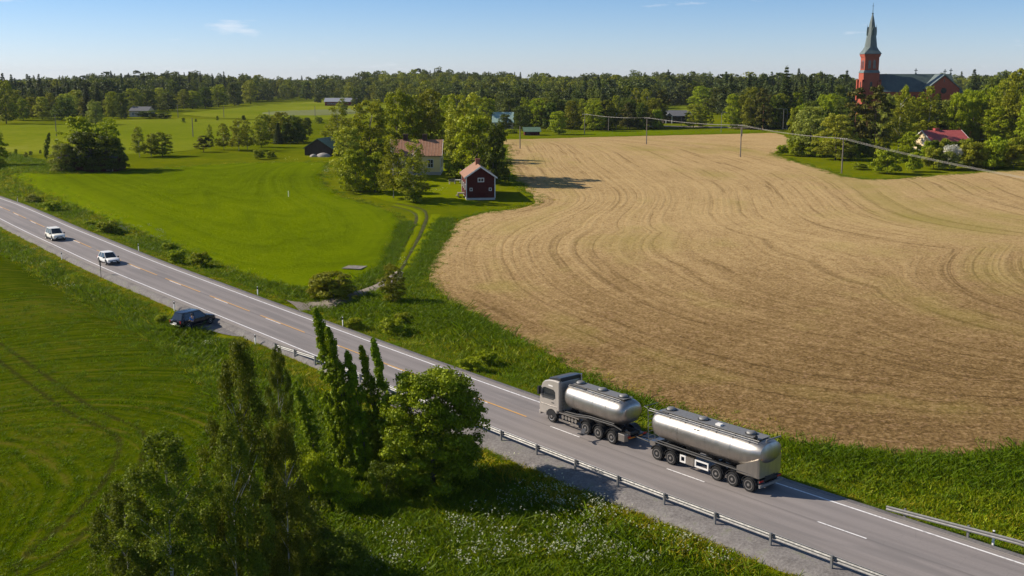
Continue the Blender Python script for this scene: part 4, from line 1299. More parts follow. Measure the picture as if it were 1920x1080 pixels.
def noise2(x, y, f, ph=0.0):
    return (np.sin(x * f + 1.7 * np.sin(y * f * .8 + ph)) + np.sin(y * f * 1.3 + 1.3 * np.sin(x * f * .7 + ph * 2)) + np.sin((x + y) * f * .6 + ph)) / 3
n = 150000
yv = rng.uniform(44, 300, n); lat = rng.uniform(-42, 24, n)
wgt = np.interp(yv, [44, 90, 140, 200, 300], [1, 1, .85, .6, .4])
k = rng.uniform(0, 1, n) < wgt
yv, lat = yv[k], lat[k]
sl = np.interp(yv, RY, RS); xv = xr(yv) + lat * np.sqrt(1 + sl * sl)
al = np.abs(lat)
ok = np.where(lat < 0, al > np.interp(yv, [88, 108], [5.9, 4.9]) + noise2(xv, yv, .9) * .5, al > 5.0 + noise2(xv, yv, 1.1) * .25)
Pt = np.column_stack([xv, yv])
for nm in ('stubble_field', 'green_field', 'front_green_field'):
    ok &= ~inside(Pt, POLY[nm])
ok &= (np.abs(xv / np.maximum(yv, 1)) < .52)
xv, yv, lat, al = xv[ok], yv[ok], lat[ok], al[ok]
# keep the lay-by and farm track clear
def clear(xv, yv, pts, w):
    D, _, _ = seg_near(np.column_stack([xv, yv]), densify(wpoly(pts), 1.0, False), False)
    return D > w
ok = clear(xv, yv, [(350, 584), (372, 600), (400, 612), (440, 622)], 2.3) & clear(xv, yv, [(545, 572), (625, 570), (715, 538), (748, 512)], 1.5)
ok &= clear(xv, yv, [(738, 524), (759, 480), (781, 438), (796, 402)], 2.3)
xv, yv, lat, al = xv[ok], yv[ok], lat[ok], al[ok]
nz = noise2(xv, yv, .22) + rng.normal(0, .35, len(xv))
kid = np.where((lat < 0) & (al < np.interp(yv, [88, 108], [8.0, 6.3])), rng.choice([4, 4, 0, 4, 1], len(xv)), np.where((lat < 0) & (rng.uniform(0, 1, len(xv)) < .5), rng.choice([2, 3], len(xv)), np.where(al < 7.2, rng.choice([0, 0, 1, 4], len(xv)), np.where(nz > .25, rng.choice([2, 3, 3], len(xv)), np.where(nz < -.5, rng.choice([4, 5, 0], len(xv)), rng.choice([0, 1, 2, 5], len(xv)))))))
sc = np.where(al < 7.2, rng.uniform(.4, .7, len(xv)), rng.uniform(.7, 1.35, len(xv)))
zv = terrain(xv, yv)
scatter('verge_grass', np.column_stack([xv, yv, zv]), gk, kid, np.column_stack([sc * 1.2, sc * 1.2, sc]), 'tall uneven grass on the road verges and ditches', 'grass')
# ragged weeds along the stubble and crop edges
P = np.vstack([densify(POLY['stubble_field'], .45, True), densify(POLY['green_field'], .5, True), densify(POLY['front_green_field'], .5, True)])
T = np.roll(P, -1, 0) - np.roll(P, 1, 0); Nn = np.stack([T[:, 1], -T[:, 0]], -1) / (np.hypot(*T.T)[:, None] + 1e-9)
P = np.repeat(P, 2, 0) + np.repeat(Nn, 2, 0) * (rng.normal(0, .8, 2 * len(P)) - .6 * np.abs(rng.normal(0, 1.4, 2 * len(P))) * (rng.uniform(0, 1, 2 * len(P)) < .3))[:, None]
P = P[(P[:, 1] > 50) & (P[:, 1] < 330) & (np.abs(P[:, 0] / P[:, 1]) < .55)]
sc = rng.uniform(.35, 1.0, len(P))
scatter('edge_weeds', np.column_stack([P, terrain(P[:, 0], P[:, 1])]), gk, rng.choice([0, 2, 4, 2], len(P)), np.column_stack([sc * 1.2, sc * 1.2, sc * .8]), 'ragged weeds along the edges of the fields', 'weeds')

bands = []
for pts_, w_, n_ in (([(700, 528), (722, 500), (748, 455), (765, 415)], .55, 700), ([(770, 530), (800, 480), (822, 440), (838, 410)], .8, 900)):
    q_ = densify(wpoly(pts_), .2, False, 2)
    bands.append(q_[rng.integers(0, len(q_), n_)] + rng.normal(0, w_, (n_, 2)))
bands = np.vstack(bands)
sc = rng.uniform(.5, 1.0, len(bands))
scatter('track_grass', np.column_stack([bands, terrain(bands[:, 0], bands[:, 1])]), gk, rng.choice([2, 3, 2, 0], len(bands)), np.column_stack([sc * 1.2, sc * 1.2, sc]), 'dark tall grass lining the farm track', 'grass')
# crop plants standing out in the near field
n = 16000
Pc = np.column_stack([rng.uniform(-62, 5, n), rng.uniform(46, 130, n)])
Pc = Pc[inside(Pc, POLY['front_green_field']) & (Pc[:, 0] / Pc[:, 1] > -.52) & (rng.uniform(0, 1, n) < np.interp(Pc[:, 1], [46, 80, 130], [1, .7, .25]))]
sc = rng.uniform(.35, .65, len(Pc))
scatter('crop_plants', np.column_stack([Pc, terrain(Pc[:, 0], Pc[:, 1]) + .08]), [tuft(21, 'grass_dark', 30, .34, .34), tuft(22, 'grass_lush', 26, .28, .34)], rng.choice([0, 0, 1], len(Pc)), np.column_stack([sc * 1.3, sc * 1.3, sc]), 'young crop plants covering the lower left field', 'crop')
# cow parsley
def umbels(seed, n, mat, size, h):
    r = np.random.default_rng(seed)
    V = []; F_ = []; T = []
    for i in range(n):
        x, y = r.normal(0, .35, 2); z = h * r.uniform(.7, 1.15)
        for j in range(5):
            a = r.uniform(0, 6.28); q = size * r.uniform(.3, 1.1); s = size * r.uniform(.35, .7)
            cx, cy = x + math.cos(a) * q, y + math.sin(a) * q; zz_ = z + r.normal(0, .03)
            k = len(V); b = r.uniform(0, 1.57)
            for m_ in range(4):
                V.append((cx + math.cos(b + m_ * 1.57) * s, cy + math.sin(b + m_ * 1.57) * s, zz_ + r.normal(0, .02)))
            F_.append((k, k + 1, k + 2, k + 3)); T += [r.uniform(0, 1)] * 4
    return np_mesh('umbels', np.array(V), np.array(F_), mat, np.array(T))
fk2 = [umbels(1, 4, 'flower_white', .055, .8), umbels(2, 7, 'flower_white', .06, .9), umbels(3, 3, 'flower_white', .05, .75), umbels(4, 8, 'flower_blue', .05, .7)]
Pf = []
clusters = [(1010, 940, 60, 70), (1050, 930, 70, 80), (1110, 960, 70, 90), (1090, 1000, 60, 60), (960, 960, 60, 40), (900, 1000, 60, 30), (860, 990, 40, 24), (745, 1000, 40, 26), (760, 1040, 60, 34), (880, 1050, 60, 36),
            (980, 1040, 60, 40), (1060, 1040, 60, 50), (1140, 1050, 50, 40), (1190, 1055, 40, 30), (1290, 1030, 40, 18), (1210, 1010, 60, 20), (980, 870, 30, 18), (565, 690, 30, 22), (395, 650, 20, 12), (700, 1070, 50, 30), (1330, 1060, 40, 14),
            (600, 300, 40, 24), (540, 302, 40, 22), (615, 325, 8, 14), (750, 500, 12, 8), (830, 360, 12, 16), (815, 362, 8, 10), (60, 470, 10, 10), (70, 500, 30, 12), (120, 545, 20, 10)]
for cx, cy, w, n_ in clusters:
    for i in range(n_):
        px, py = cx + random.gauss(0, w * .5), cy + random.gauss(0, w * .22)
        if py < 1120 and px > -20: Pf.append(pick(px, py)[0])
Pf = np.array(Pf)
la = road_lat(Pf[:, 0], Pf[:, 1])
Pf = Pf[(np.abs(la) > 6.8) & (rng.uniform(0, 1, len(Pf)) < .5)]
sc = rng.uniform(.5, 1.05, len(Pf))
scatter('cow_parsley', Pf, fk2, rng.choice([0, 1, 2], len(Pf)), np.column_stack([sc, sc, sc]), 'white cow parsley flowers scattered in the tall grass', 'flowers')
Pl = np.array([pick(random.gauss(cx, 14), random.gauss(cy, 5))[0] for cx, cy in [(240, 432), (285, 444), (20, 435), (85, 468), (212, 528), (165, 503), (242, 543)] for i in range(7)])
Pl = Pl[np.abs(road_lat(Pl[:, 0], Pl[:, 1])) > 6.5]
scatter('lupins', Pl, fk2, np.full(len(Pl), 3), np.ones((len(Pl), 3)), 'violet lupins dotted along the road verge', 'flowers')
#@@OBJECTS2@@
# ------------------------------------------------------------------ buildings
def window(parent, x, y, z, w, h, face, rz=0.0, frame='trim_white', bars=(1, 1), name='window'):
    """face: 'x-','x+','y-','y+' wall side; centre x, y, z"""
    ax = face[0]; sg = -1 if face[1] == '-' else 1
    def bx(mb, u, v, du, dv, d, off):
        c = (x + off * sg, y + u, z + v) if ax == 'x' else (x + u, y + off * sg, z + v)
        mb.box(c, (d, du, dv) if ax == 'x' else (du, d, dv))
    t = max(.09, w * .11)
    f_ = MB()
    bx(f_, 0, h / 2, w + t, t, .10, .05); bx(f_, 0, -h / 2, w + t, t, .12, .06)
    bx(f_, -w / 2, 0, t, h - t, .10, .05); bx(f_, w / 2, 0, t, h - t, .10, .05)
    for i in range(bars[0]): bx(f_, -w / 2 + w * (i + 1) / (bars[0] + 1), 0, t * .6, h - t, .07, .045)
    for i in range(bars[1]): bx(f_, 0, -h / 2 + h * (i + 1) / (bars[1] + 1), w - t, t * .5, .06, .04)
    o = f_.build(name, frame, parent)
    p_ = MB(); bx(p_, 0, 0, w - t * .5, h - t * .5, .03, .012)
    p_.build('pane', 'window_dark', o)
    return o
def gable_house(name, P, rz, L, D, wall_h, rise, wall_mat, roof_mat, label, cat='house', over=.35, plinth=.4, ridge='x', trim=None, seams=0, below=1.2):
    """box house; L along local x, D along local y; ridge axis x or y; origin at the ground in the middle"""
    o = empty(name, P, rz, label, cat)
    hx, hy = L / 2, D / 2
    w = MB()
    z0, z1 = plinth, wall_h
    if ridge == 'x':
        w.prism([(-hy, z0), (hy, z0), (hy, z1), (0, z1 + rise), (-hy, z1)], 'x', -hx, hx)
    else:
        w.prism([(-hx, z0), (hx, z0), (hx, z1), (0, z1 + rise), (-hx, z1)], 'y', -hy, hy)
    w.build('wall', wall_mat, o)
    if plinth > 0:
        MB().box((0, 0, plinth / 2 - below / 2), (L + .08, D + .08, plinth + below)).build('plinth', 'concrete', o)
    half = hy if ridge == 'x' else hx; ln = (hx if ridge == 'x' else hy) + over
    sl = rise / half; th = .14
    a = half + over
    r = MB()
    prof = [(-a, z1 - over * sl + .02), (0, z1 + rise + .02), (a, z1 - over * sl + .02), (a, z1 - over * sl + .02 + th), (0, z1 + rise + .02 + th), (-a, z1 - over * sl + .02 + th)]
    r.rings([[((-ln if ridge == 'x' else p[0]), (p[0] if ridge == 'x' else -ln), p[1]) for p in prof], [((ln if ridge == 'x' else p[0]), (p[0] if ridge == 'x' else ln), p[1]) for p in prof]])
    ro = r.build('roof', roof_mat, o)
    if trim:
        for s in (-1, 1):
            b = MB()
            e = s * (ln + .03)
            for q in (-1, 1):
                pp = [(q * (a + .02), z1 - over * sl - .12), (0, z1 + rise - .10), (0, z1 + rise + .20), (q * (a + .02), z1 - over * sl + .18)]
                if ridge == 'x': b.rings([[(e - .04, p[0], p[1]) for p in pp], [(e + .04, p[0], p[1]) for p in pp]])
                else: b.rings([[(p[0], e - .04, p[1]) for p in pp], [(p[0], e + .04, p[1]) for p in pp]])
            b.build('barge_board', trim, ro)
        for sx in (-1, 1):
            for sy in (-1, 1):
                MB().box((sx * (hx + .005), sy * (hy + .005), (z0 + z1) / 2), (.16, .16, z1 - z0)).build('corner_board', trim, o)
    if seams:
        for i in range(seams):
            u = -ln + (i + .5) * 2 * ln / seams
            for q in (-1, 1):
                z_a, z_b = z1 - over * sl + .02 + th, z1 + rise + .02 + th
                m_ = MB()
                if ridge == 'x': m_.tube([(u, q * a, z_a), (u, 0, z_b)], .035, 4)
                else: m_.tube([(q * a, u, z_a), (0, u, z_b)], .035, 4)
                m_.build('roof_seam', roof_mat, ro)
    o['_zr'] = z1 + rise
    return o
def chimney(o, x, y, zb, w, h, mat, cap=True):
    c = MB().box((x, y, zb + h / 2), (w, w, h)).build('chimney', mat, o)
    if cap: MB().box((x, y, zb + h + .05), (w + .16, w + .16, .12)).build('chimney_cap', mat, c)

# yellow farmhouse
P, zc = pick(781, 318)
Yh = 232.0
px2x = lambda px, d: (px - 960) / F_PX * (d * CP + (CAMZ - 7) * SP)
xa, xb = px2x(733, Yh), px2x(826, Yh)
gz = tz((xa + xb) / 2, Yh + 2)
Lh = xb - xa
yh = gable_house('farmhouse', ((xa + xb) / 2, Yh + 4, gz), 0, Lh, 8.2, 4.1, 2.9, 'boards_yellow', 'roof_rust', 'yellow wooden farmhouse with rusty seamed roof and two dark chimneys', plinth=.6, trim='trim_white', seams=17)
for x in (-Lh * .36, -Lh * .05, Lh * .30):
    window(yh, x, -4.1, 2.35, 1.15, 1.7, 'y-')
window(yh, Lh / 2, -1.5, 2.35, 1.1, 1.7, 'x+'); window(yh, Lh / 2, 1.6, 2.35, 1.1, 1.7, 'x+')
chimney(yh, -Lh * .23, .2, 6.3, .95, 1.9, 'brick_dark'); chimney(yh, Lh * .16, .2, 6.3, .95, 1.9, 'brick_dark')
MB().box((0, -4.12, 4.02), (Lh + .2, .12, .18)).build('eaves_board', 'trim_white', yh)
# small red house
P, zc = pick(903, 375)
rh = gable_house('red_house', (P[0] - .8, P[1] + 5.2, P[2] + .05), math.radians(7), 5.2, 10.5, 4.2, 1.75, 'boards_red', 'roof_rust', 'small dark red wooden house with white trim beside the stubble field', plinth=.35, ridge='y', trim='trim_white', seams=0, over=.4)
window(rh, 0.05, -5.25, 3.6, 1.05, .66, 'y-', bars=(1, 0)); window(rh, -1.75, -5.25, 1.9, .42, .48, 'y-', bars=(0, 0)); window(rh, 1.75, -5.25, 1.9, .42, .48, 'y-', bars=(0, 0))
for y in (-3.2, .4, 3.4): window(rh, -2.6, y, 2.2, .7, .9, 'x-')
chimney(rh, 0, .6, 5.6, .8, 1.3, 'brick_chimney')
porch = MB(); porch.box((-3.3, -1.6, .9), (1.3, 2.0, .14)); porch.box((-3.8, -2.5, .4), (.12, .12, 1.1)); porch.box((-3.8, -.7, .4), (.12, .12, 1.1)); porch.box((-3.95, -1.6, .45), (.5, 1.4, .14))
porch.build('porch_deck', 'wood_grey', rh)
MB().box((-2.64, -1.6, 1.95), (.08, .95, 2.0)).build('door', 'boards_dark', rh)
# green roofed barn
P, zc = pick(599, 292)
gb = gable_house('green_roofed_barn', (P[0] + .6, P[1] + 5.5, P[2]), math.radians(-10), 7.0, 11, 1.9, 2.2, 'boards_dark', 'roof_green', 'dark wooden barn with green roof at the back field corner', 'barn', plinth=0, ridge='y')
MB().box((0, -5.53, 1.1), (2.2, .06, 2.0)).build('barn_door', 'boards_dark', gb)
# overgrown barn on the left
P, zc = pick(165, 322)
lb = gable_house('old_barn', (P[0], P[1] + 3.2, P[2]), 0, 12.2, 6, 3.0, 1.6, 'boards_red', 'dark_roof', 'old dark red barn hidden under overgrown trees', 'barn', plinth=0)
d_ = MB(); d_.box((4.6, -3.04, 1.3), (1.3, .08, 2.3)); d_.build('barn_door', 'wood_grey', lb)
MB().box((5.35, -3.05, 1.4), (.14, .1, 2.6)).build('door_post', 'trim_white', lb)
# long red barn far off
P, zc = pick(638, 199)
k = zc / F_PX
fb = gable_house('long_red_barn', (P[0], P[1] + 5, P[2]), 0, 58 * k, 9, 8.5 * k, 6 * k, 'boards_redbright', 'grey_roof', 'long distant red barn with pale grey roof across the meadow', 'barn', plinth=0, over=.6)
for i in range(5): window(fb, -58 * k * .40 + i * 1.5, -4.5, 4.6 * k, 1.0, .8, 'y-', bars=(0, 0))
# small white house on the left
P, zc = pick(262, 219)
k = zc / F_PX
wh = gable_house('white_house', (P[0], P[1] + 4, P[2]), math.radians(-6), 36 * k, 8, 11 * k, 7 * k, 'boards_cream', 'dark_roof', 'small pale house with dark roof at the left wood edge', plinth=.3)
for x in (-.3, .05, .32): window(wh, 36 * k * x, -4, 5.5 * k, 1.2, 1.3, 'y-')
# teal roofed house
P, zc = pick(943, 242)
k = zc / F_PX
th_ = gable_house('teal_roofed_house', (P[0], P[1] + 5, P[2]), 0, 38 * k, 9, 13 * k, 17 * k, 'boards_cream', 'roof_teal', 'house with pale teal metal roof behind the far stubble edge', plinth=.3, seams=14)
for x in (-.32, .0, .3): window(th_, 38 * k * x, -4.5, 7 * k, 1.2, 1.5, 'y-')
dm = MB(); dm.prism([(-1.4, 19 * k), (1.4, 19 * k), (1.4, 22 * k), (-1.4, 22 * k)], 'y', -4.0, -1.5); dm.build('dormer', 'trim_white', th_)
# little shed
P, zc = pick(997, 254)
k = zc / F_PX
sd = gable_house('green_roofed_shed', (P[0], P[1] + 3, P[2]), math.radians(4), 28 * k, 5.5, 7.5 * k, 6.5 * k, 'boards_red', 'roof_green', 'low red shed with green roof at the far stubble corner', 'shed', plinth=0, over=.5)
MB().box((-28 * k * .28, -2.78, 2.6 * k), (1.6, .06, 4.6 * k)).build('shed_door', 'boards_dark', sd)
# dark low building
P, zc = pick(1268, 231)
k = zc / F_PX
db = gable_house('low_dark_building', (P[0], P[1] + 7, P[2]), math.radians(3), 50 * k, 13, 14 * k, 8.5 * k, 'boards_dark', 'dark_roof', 'low dark timber building with grey roof by the village street', 'building', plinth=0, over=.9)
for i in range(4): window(db, 50 * k * (-.3 + i * .2), -6.5, 6 * k, 1.6, 1.4, 'y-', frame='boards_dark')
pr = MB(); pr.prism([(-24 * k, 14 * k), (-11 * k, 14 * k), (-17.5 * k, 19.5 * k)], 'y', -9.5, -6.0); pr.build('porch_roof', 'dark_roof', db)
for x in (-23 * k, -12 * k): MB().box((x, -9.2, 7 * k), (.25, .25, 14 * k)).build('porch_post', 'trim_white', db)
# red roofed house
P, zc = pick(1775, 284)
k = zc / F_PX
rr = gable_house('red_roofed_house', (P[0], P[1] + 4.5, P[2]), math.radians(9), 74 * k, 9.5, 20 * k, 17 * k, 'boards_cream', 'roof_red', 'cream house with bright red metal roof behind the bushes', plinth=.3, over=.5, trim='trim_white', seams=22)
window(rr, -37 * k, -.5, 17 * k, 1.2, 1.3, 'x-', bars=(1, 0)); window(rr, -8 * k, -4.75, 11 * k, 1.3, 1.4, 'y-'); window(rr, 18 * k, -4.75, 11 * k, 1.3, 1.4, 'y-')
chimney(rr, -10 * k, .3, 33 * k, 1.25, 8 * k, 'roof_red')
# brick villa on the right
P, zc = pick(1850, 262)
k = zc / F_PX
vl = gable_house('brick_villa', (P[0], P[1] + 5, P[2]), math.radians(6), 60 * k, 10, 21 * k, 16 * k, 'church_brick', 'roof_rust', 'red brick villa with pale roof half hidden at the right edge', plinth=.3, over=.6, trim='trim_white')
for x in (-.40, -.18, .1, .3): window(vl, 60 * k * x, -5, 14 * k, 1.1, 1.6, 'y-')
# two far cottages
for px, py, wp, wm, rm, lab in [(1263, 190, 15, 'boards_redbright', 'roof_red', 'tiny distant cottage with red roof beyond the pasture'), (1289, 191, 9, 'boards_yellow', 'dark_roof', 'tiny distant ochre cottage right of the red roofed cottage')]:
    P, zc = pick(px, py); k = zc / F_PX
    c_ = gable_house('cottage', (P[0], P[1] + 3, P[2]), .2, wp * k, 7, 5 * k, 4 * k, wm, rm, lab, plinth=.2)
    window(c_, 0, -3.5, 2.6 * k, 1.2, 1.2, 'y-')

# ------------------------------------------------------------------ church
CX, CY = 155.8, 486.0
CZ = tz(CX, CY) - .3
zpx = lambda y: CAMZ + (YH - y) * 486 / F_PX
church = empty('church', (CX, CY, CZ), 0, 'red brick church with green copper spire and dark green roof on the hill', 'church')
H = lambda y: zpx(y) - CZ
def tower_box(name, w, za, zb, mat, n=.0):
    return MB().box((0, 0, (za + zb) / 2), (w, w, zb - za)).build(name, mat, church)
tower_box('tower_base', 6.9, -1, H(136.5), 'church_brick')
# sloped set-off, belfry, cornice
so_ = MB(); so_.rings([[(sx * 3.65, sy * 3.65, H(137.0)) for sx, sy in ((-1, -1), (1, -1), (1, 1), (-1, 1))], [(sx * 3.1, sy * 3.1, H(132.0)) for sx, sy in ((-1, -1), (1, -1), (1, 1), (-1, 1))]])
so_.build('tower_set_off', 'copper_green', church)
tower_box('belfry', 6.1, H(133.0), H(108.5), 'church_brick')
tower_box('cornice', 6.6, H(108.6), H(106.2), 'church_brick'); tower_box('cornice', 7.0, H(106.2), H(103.3), 'church_brick')
for ax, sg in (('y', -1), ('x', -1), ('x', 1), ('y', 1)):
    for u in (-1.05, 1.05):
        m_ = MB()
        zb, zt = H(129.5), H(117)
        pts = [(u - .62, zb), (u + .62, zb), (u + .62, zt)] + [(u + .62 * math.cos(a), zt + .75 * math.sin(a)) for a in np.linspace(.3, 2.84, 6)] + [(u - .62, zt)]
        m_.prism(pts, ax, sg * 3.03, sg * 3.075)
        lv = m_.build('louvre_window', 'window_dark', church)
        f_ = MB()
        for q in (-1, 1):
            c = (q * .70 + u, sg * 3.10, (zb + zt) / 2) if ax == 'y' else (sg * 3.10, q * .70 + u, (zb + zt) / 2)
            f_.box(c, (.16, .14, zt - zb) if ax == 'y' else (.14, .16, zt - zb))
        c = (u, sg * 3.12, zb - .1) if ax == 'y' else (sg * 3.12, u, zb - .1)
        f_.box(c, (1.7, .22, .2) if ax == 'y' else (.22, 1.7, .2))
        f_.build('window_surround', 'church_brick', lv)
    m_ = MB(); zb, zt = H(168), H(156)
    m_.prism([(-.55, zb), (.55, zb), (.55, zt)] + [(.55 * math.cos(a), zt + .8 * math.sin(a)) for a in np.linspace(.3, 2.84, 6)] + [(-.55, zt)], ax, sg * 3.44, sg * 3.49)
    m_.build('tower_window', 'window_dark', church)
for sx in (-1, 1):
    for sy in (-1, 1):
        b = MB(); b.box((sx * 3.5, sy * 3.5, H(168)), (1.3, 1.3, 9)); b.prism([(sx * 3.5 - .65, H(153)), (sx * 3.5 + .65, H(153)), (sx * 3.5, H(148))], 'y', sy * 3.5 - .65, sy * 3.5 + .65)
        b.build('corner_buttress', 'church_brick', church)
# spire: square foot flaring into an octagon
def octr(r, z, sq=0.0):
    out = []
    for i in range(8):
        a = math.pi / 8 + i * math.pi / 4
        x, y = r * math.cos(a) / math.cos(math.pi / 8), r * math.sin(a) / math.cos(math.pi / 8)
        if sq:
            m_ = max(abs(x), abs(y)); xs, ys = math.copysign(r, x), math.copysign(r, y)
            x, y = x * (1 - sq) + xs * sq, y * (1 - sq) + ys * sq
        out.append((x, y, z))
    return out
sp_ = MB(); sp_.rings([octr(3.75, H(103.2), 1.0), octr(3.7, H(102.3), 1.0), octr(2.9, H(96), .6), octr(2.45, H(90.5), .0), octr(1.95, H(74), 0), octr(1.5, H(60), 0), octr(.85, H(44), 0), octr(.22, H(31.5), 0)])
spire = sp_.build('spire', 'copper_green', church)
for ax, sg in (('y', -1), ('x', -1), ('x', 1), ('y', 1)):
    m_ = MB()
    r0 = 1.95
    prof = [(-.55, H(70)), (.55, H(70)), (.55, H(62)), (0, H(55)), (-.55, H(62))]
    m_.prism(prof, ax, sg * .9, sg * (r0 + .12))
    dq = m_.build('spire_dormer', 'copper_dark', church)
    tip = (0, sg * (r0 + .0), H(55)) if ax == 'y' else (sg * (r0 + .0), 0, H(55))
    MB().tube([tip, (tip[0], tip[1], H(50))], [.09, .03], 5).build('finial', 'copper_dark', dq)
MB().lathe([(.12, H(32.5)), (.42, H(31.3)), (.45, H(30.5)), (.12, H(29.4))], 10).build('spire_ball', 'copper_dark', church, True)
MB().tube([(0, 0, H(30)), (0, 0, H(12))], [.14, .06], 6).build('spire_rod', 'copper_dark', church)
MB().box((0, 0, H(17.5)), (.9, .12, .14)).build('weather_cross', 'copper_dark', church)
# nave
k = 486 / F_PX
X_ = lambda px: (px - 1628.5) * k
nx0, nx1 = 3.3, X_(1781)
zr_, ze = H(138.8), H(170.5)
n_ = MB(); n_.box(((nx0 + nx1) / 2, 1.5, ze / 2 - .5), (nx1 - nx0, 15, ze + 1)); n_.build('nave_wall', 'church_brick', church)
n_ = MB(); n_.prism([(-8.0, ze - .15), (7.6 + 3, ze - .15), (1.5, zr_)], 'x', nx0 - .1, nx1 + .3)
n_.v = [(a, b if abs(c - zr_) < .01 else (-6.5 if b < 0 else 9.5), c) for a, b, c in n_.v]
roof = n_.build('nave_roof', 'copper_dark', church)
for i in range(9):
    x = nx0 + 2.2 + i * (nx1 - nx0 - 10) / 9
    m_ = MB(); zb, zt = ze - 5.0, ze - 2.2
    m_.prism([(x - .6, zb), (x + .6, zb), (x + .6, zt)] + [(x + .6 * math.cos(a), zt + .8 * math.sin(a)) for a in np.linspace(.3, 2.84, 6)] + [(x - .6, zt)], 'y', -6.06, -6.02)
    m_.build('nave_window', 'window_dark', church)
# transept
tx = X_(1751.5); tw = 6.7
zte, zta = H(164.5), H(141.5)
t_ = MB(); t_.prism([(tx - tw, -1), (tx + tw, -1), (tx + tw, zte), (tx, zta - .3), (tx - tw, zte)], 'y', -10.0, 12.5); t_.build('transept_wall', 'church_brick', church)
t_ = MB(); a = tw + .55; sl = (zta - zte) / tw
t_.prism([(tx - a, zte - .55 * sl), (tx, zta), (tx + a, zte - .55 * sl), (tx + a, zte - .55 * sl + .45), (tx, zta + .45), (tx - a, zte - .55 * sl + .45)], 'y', -10.5, 13); t_.build('transept_roof', 'copper_green', church)
m_ = MB(); m_.lathe([(1.25, -.05), (1.25, .05)], 16, 'y', (tx, -10.02, zte - 1.0)); m_.build('rose_window', 'window_dark', church)
MB().box((tx, -10.03, zta - 2.2), (.35, .06, 1.4)).build('gable_slit', 'window_dark', church)
# chancel with hipped roof
cx0, cx1 = nx1 - .5, X_(1806)
zce, zcr = H(173.5), H(150)
MB().box(((cx0 + cx1) / 2 - .6, 1.5, zce / 2 - .5), (cx1 - cx0 - 1.0, 11, zce + 1)).build('chancel_wall', 'church_brick', church)
c_ = MB(); c_.rings([[(cx0, -4.6, zce), (cx1 - 1.5, -4.6, zce), (cx1, -1, zce), (cx1, 4, zce), (cx1 - 1.5, 7.6, zce), (cx0, 7.6, zce)], [(cx0, 1.4, zcr), (cx0 + .5, 1.4, zcr), (cx0 + .7, 1.45, zcr), (cx0 + .7, 1.5, zcr), (cx0 + .5, 1.6, zcr), (cx0, 1.6, zcr)]])
c_.build('chancel_roof', 'copper_dark', church)
for x, y, zb in ((X_(1716.5), 1.5, zr_), (tx, -9.9, zta + .2), (nx1, 1.5, zr_)):
    m_ = MB(); m_.box((x, y, zb + 1.1), (.30, .26, 2.5)); m_.box((x, y, zb + 1.5), (1.5, .24, .28)); m_.box((x, y, zb + .1), (.7, .6, .5))
    m_.build('roof_cross', 'copper_dark', church)

# ------------------------------------------------------------------ poles, wires, lamps, markers
def pole(base, h, label, arm=True, group='wooden poles of the power line', az=0.0, cat='utility pole', name='utility_pole'):
    o = empty(name, base, az, label, cat, group)
    MB().tube([(0, 0, -.4), (0, 0, h)], [.17, .12], 8).build('shaft', 'pole_wood', o)
    if arm:
        a_ = MB(); a_.box((0, 0, h - .25), (.12, 1.7, .12)); ar = a_.build('crossarm', 'pole_wood', o)
        for y in (-.75, -.25, .25, .75):
            MB().lathe([(.04, h - .19), (.07, h - .10), (.05, h - .02)], 6, 'z', (0, y, 0)).build('insulator', 'trim_white', ar)
    return o
tops = []
LINE = [(1096, 252, 214, 'pole of the wire line behind the far stubble edge'), (1212, 271, 221, 'wooden pole standing in the middle of the far stubble'), (1388, 295, 235, 'wooden pole alone in the stubble right of centre'), (1578, 325, 260, 'wooden pole on the tip of the grassy point')]
for px, yb, yt, lab in LINE:
    P, zc = pick(px, yb); h = (yb - yt) * zc / F_PX
    tops.append((P, h, lab))
d_ = tops[3][0] - tops[2][0]
Pt_ = at_depth(2060, 358, 150); Pn = np.array([Pt_[0], Pt_[1], tz(Pt_[0], Pt_[1])])
tops.append((Pn, Pt_[2] - Pn[2], 'pole of the wire line just outside the right edge'))
azs = []
for i, (P, h, lab) in enumerate(tops):
    a = tops[max(0, i - 1)][0]; b = tops[min(len(tops) - 1, i + 1)][0]
    az = math.atan2(b[1] - a[1], b[0] - a[0]); azs.append(az)
    pole(P, h, lab, az=az)
wires = empty('overhead_wires', tops[2][0], 0, 'pale overhead wires strung between the stubble field poles', 'wires')
for off in (-.75, -.25, .25, .75):
    m_ = MB()
    for i in range(len(tops) - 1):
        (A, ha, _), (B, hb, _) = tops[i], tops[i + 1]
        pa = np.array([A[0] - math.sin(azs[i]) * off, A[1] + math.cos(azs[i]) * off, A[2] + ha])
        pb = np.array([B[0] - math.sin(azs[i + 1]) * off, B[1] + math.cos(azs[i + 1]) * off, B[2] + hb])
        pts = []
        for t in np.linspace(0, 1, 9):
            p = pa + (pb - pa) * t; p[2] -= 4 * .55 * t * (1 - t); pts.append(tuple(p - tops[2][0]))
        m_.tube(pts, .013, 4, False)
    m_.build('wire', 'wire_metal', wires)
for px, yb, yt, lab in [(106, 256, 217, 'pole in the hay meadow left of the old barn'), (362, 257, 221, 'pole in the meadow right of the old barn'), (975, 279, 237, 'short pole at the left stubble corner by the farm trees'),
                        (505, 225, 206, 'distant pole left of the grey green strip'), (591, 223, 199, 'distant pole below the long red barn'), (420, 221, 200, 'distant pole in the bright meadow'), (334, 221, 196, 'distant pole at the wood edge by the meadow'),
                        (1141, 245, 221, 'pole behind the narrow green field'), (1391, 256, 238, 'pole at the far edge right of the village lamp')]:
    P, zc = pick(px, yb)
    pole(P, (yb - yt) * zc / F_PX, lab, arm=False, group='plain wooden poles in the meadows')
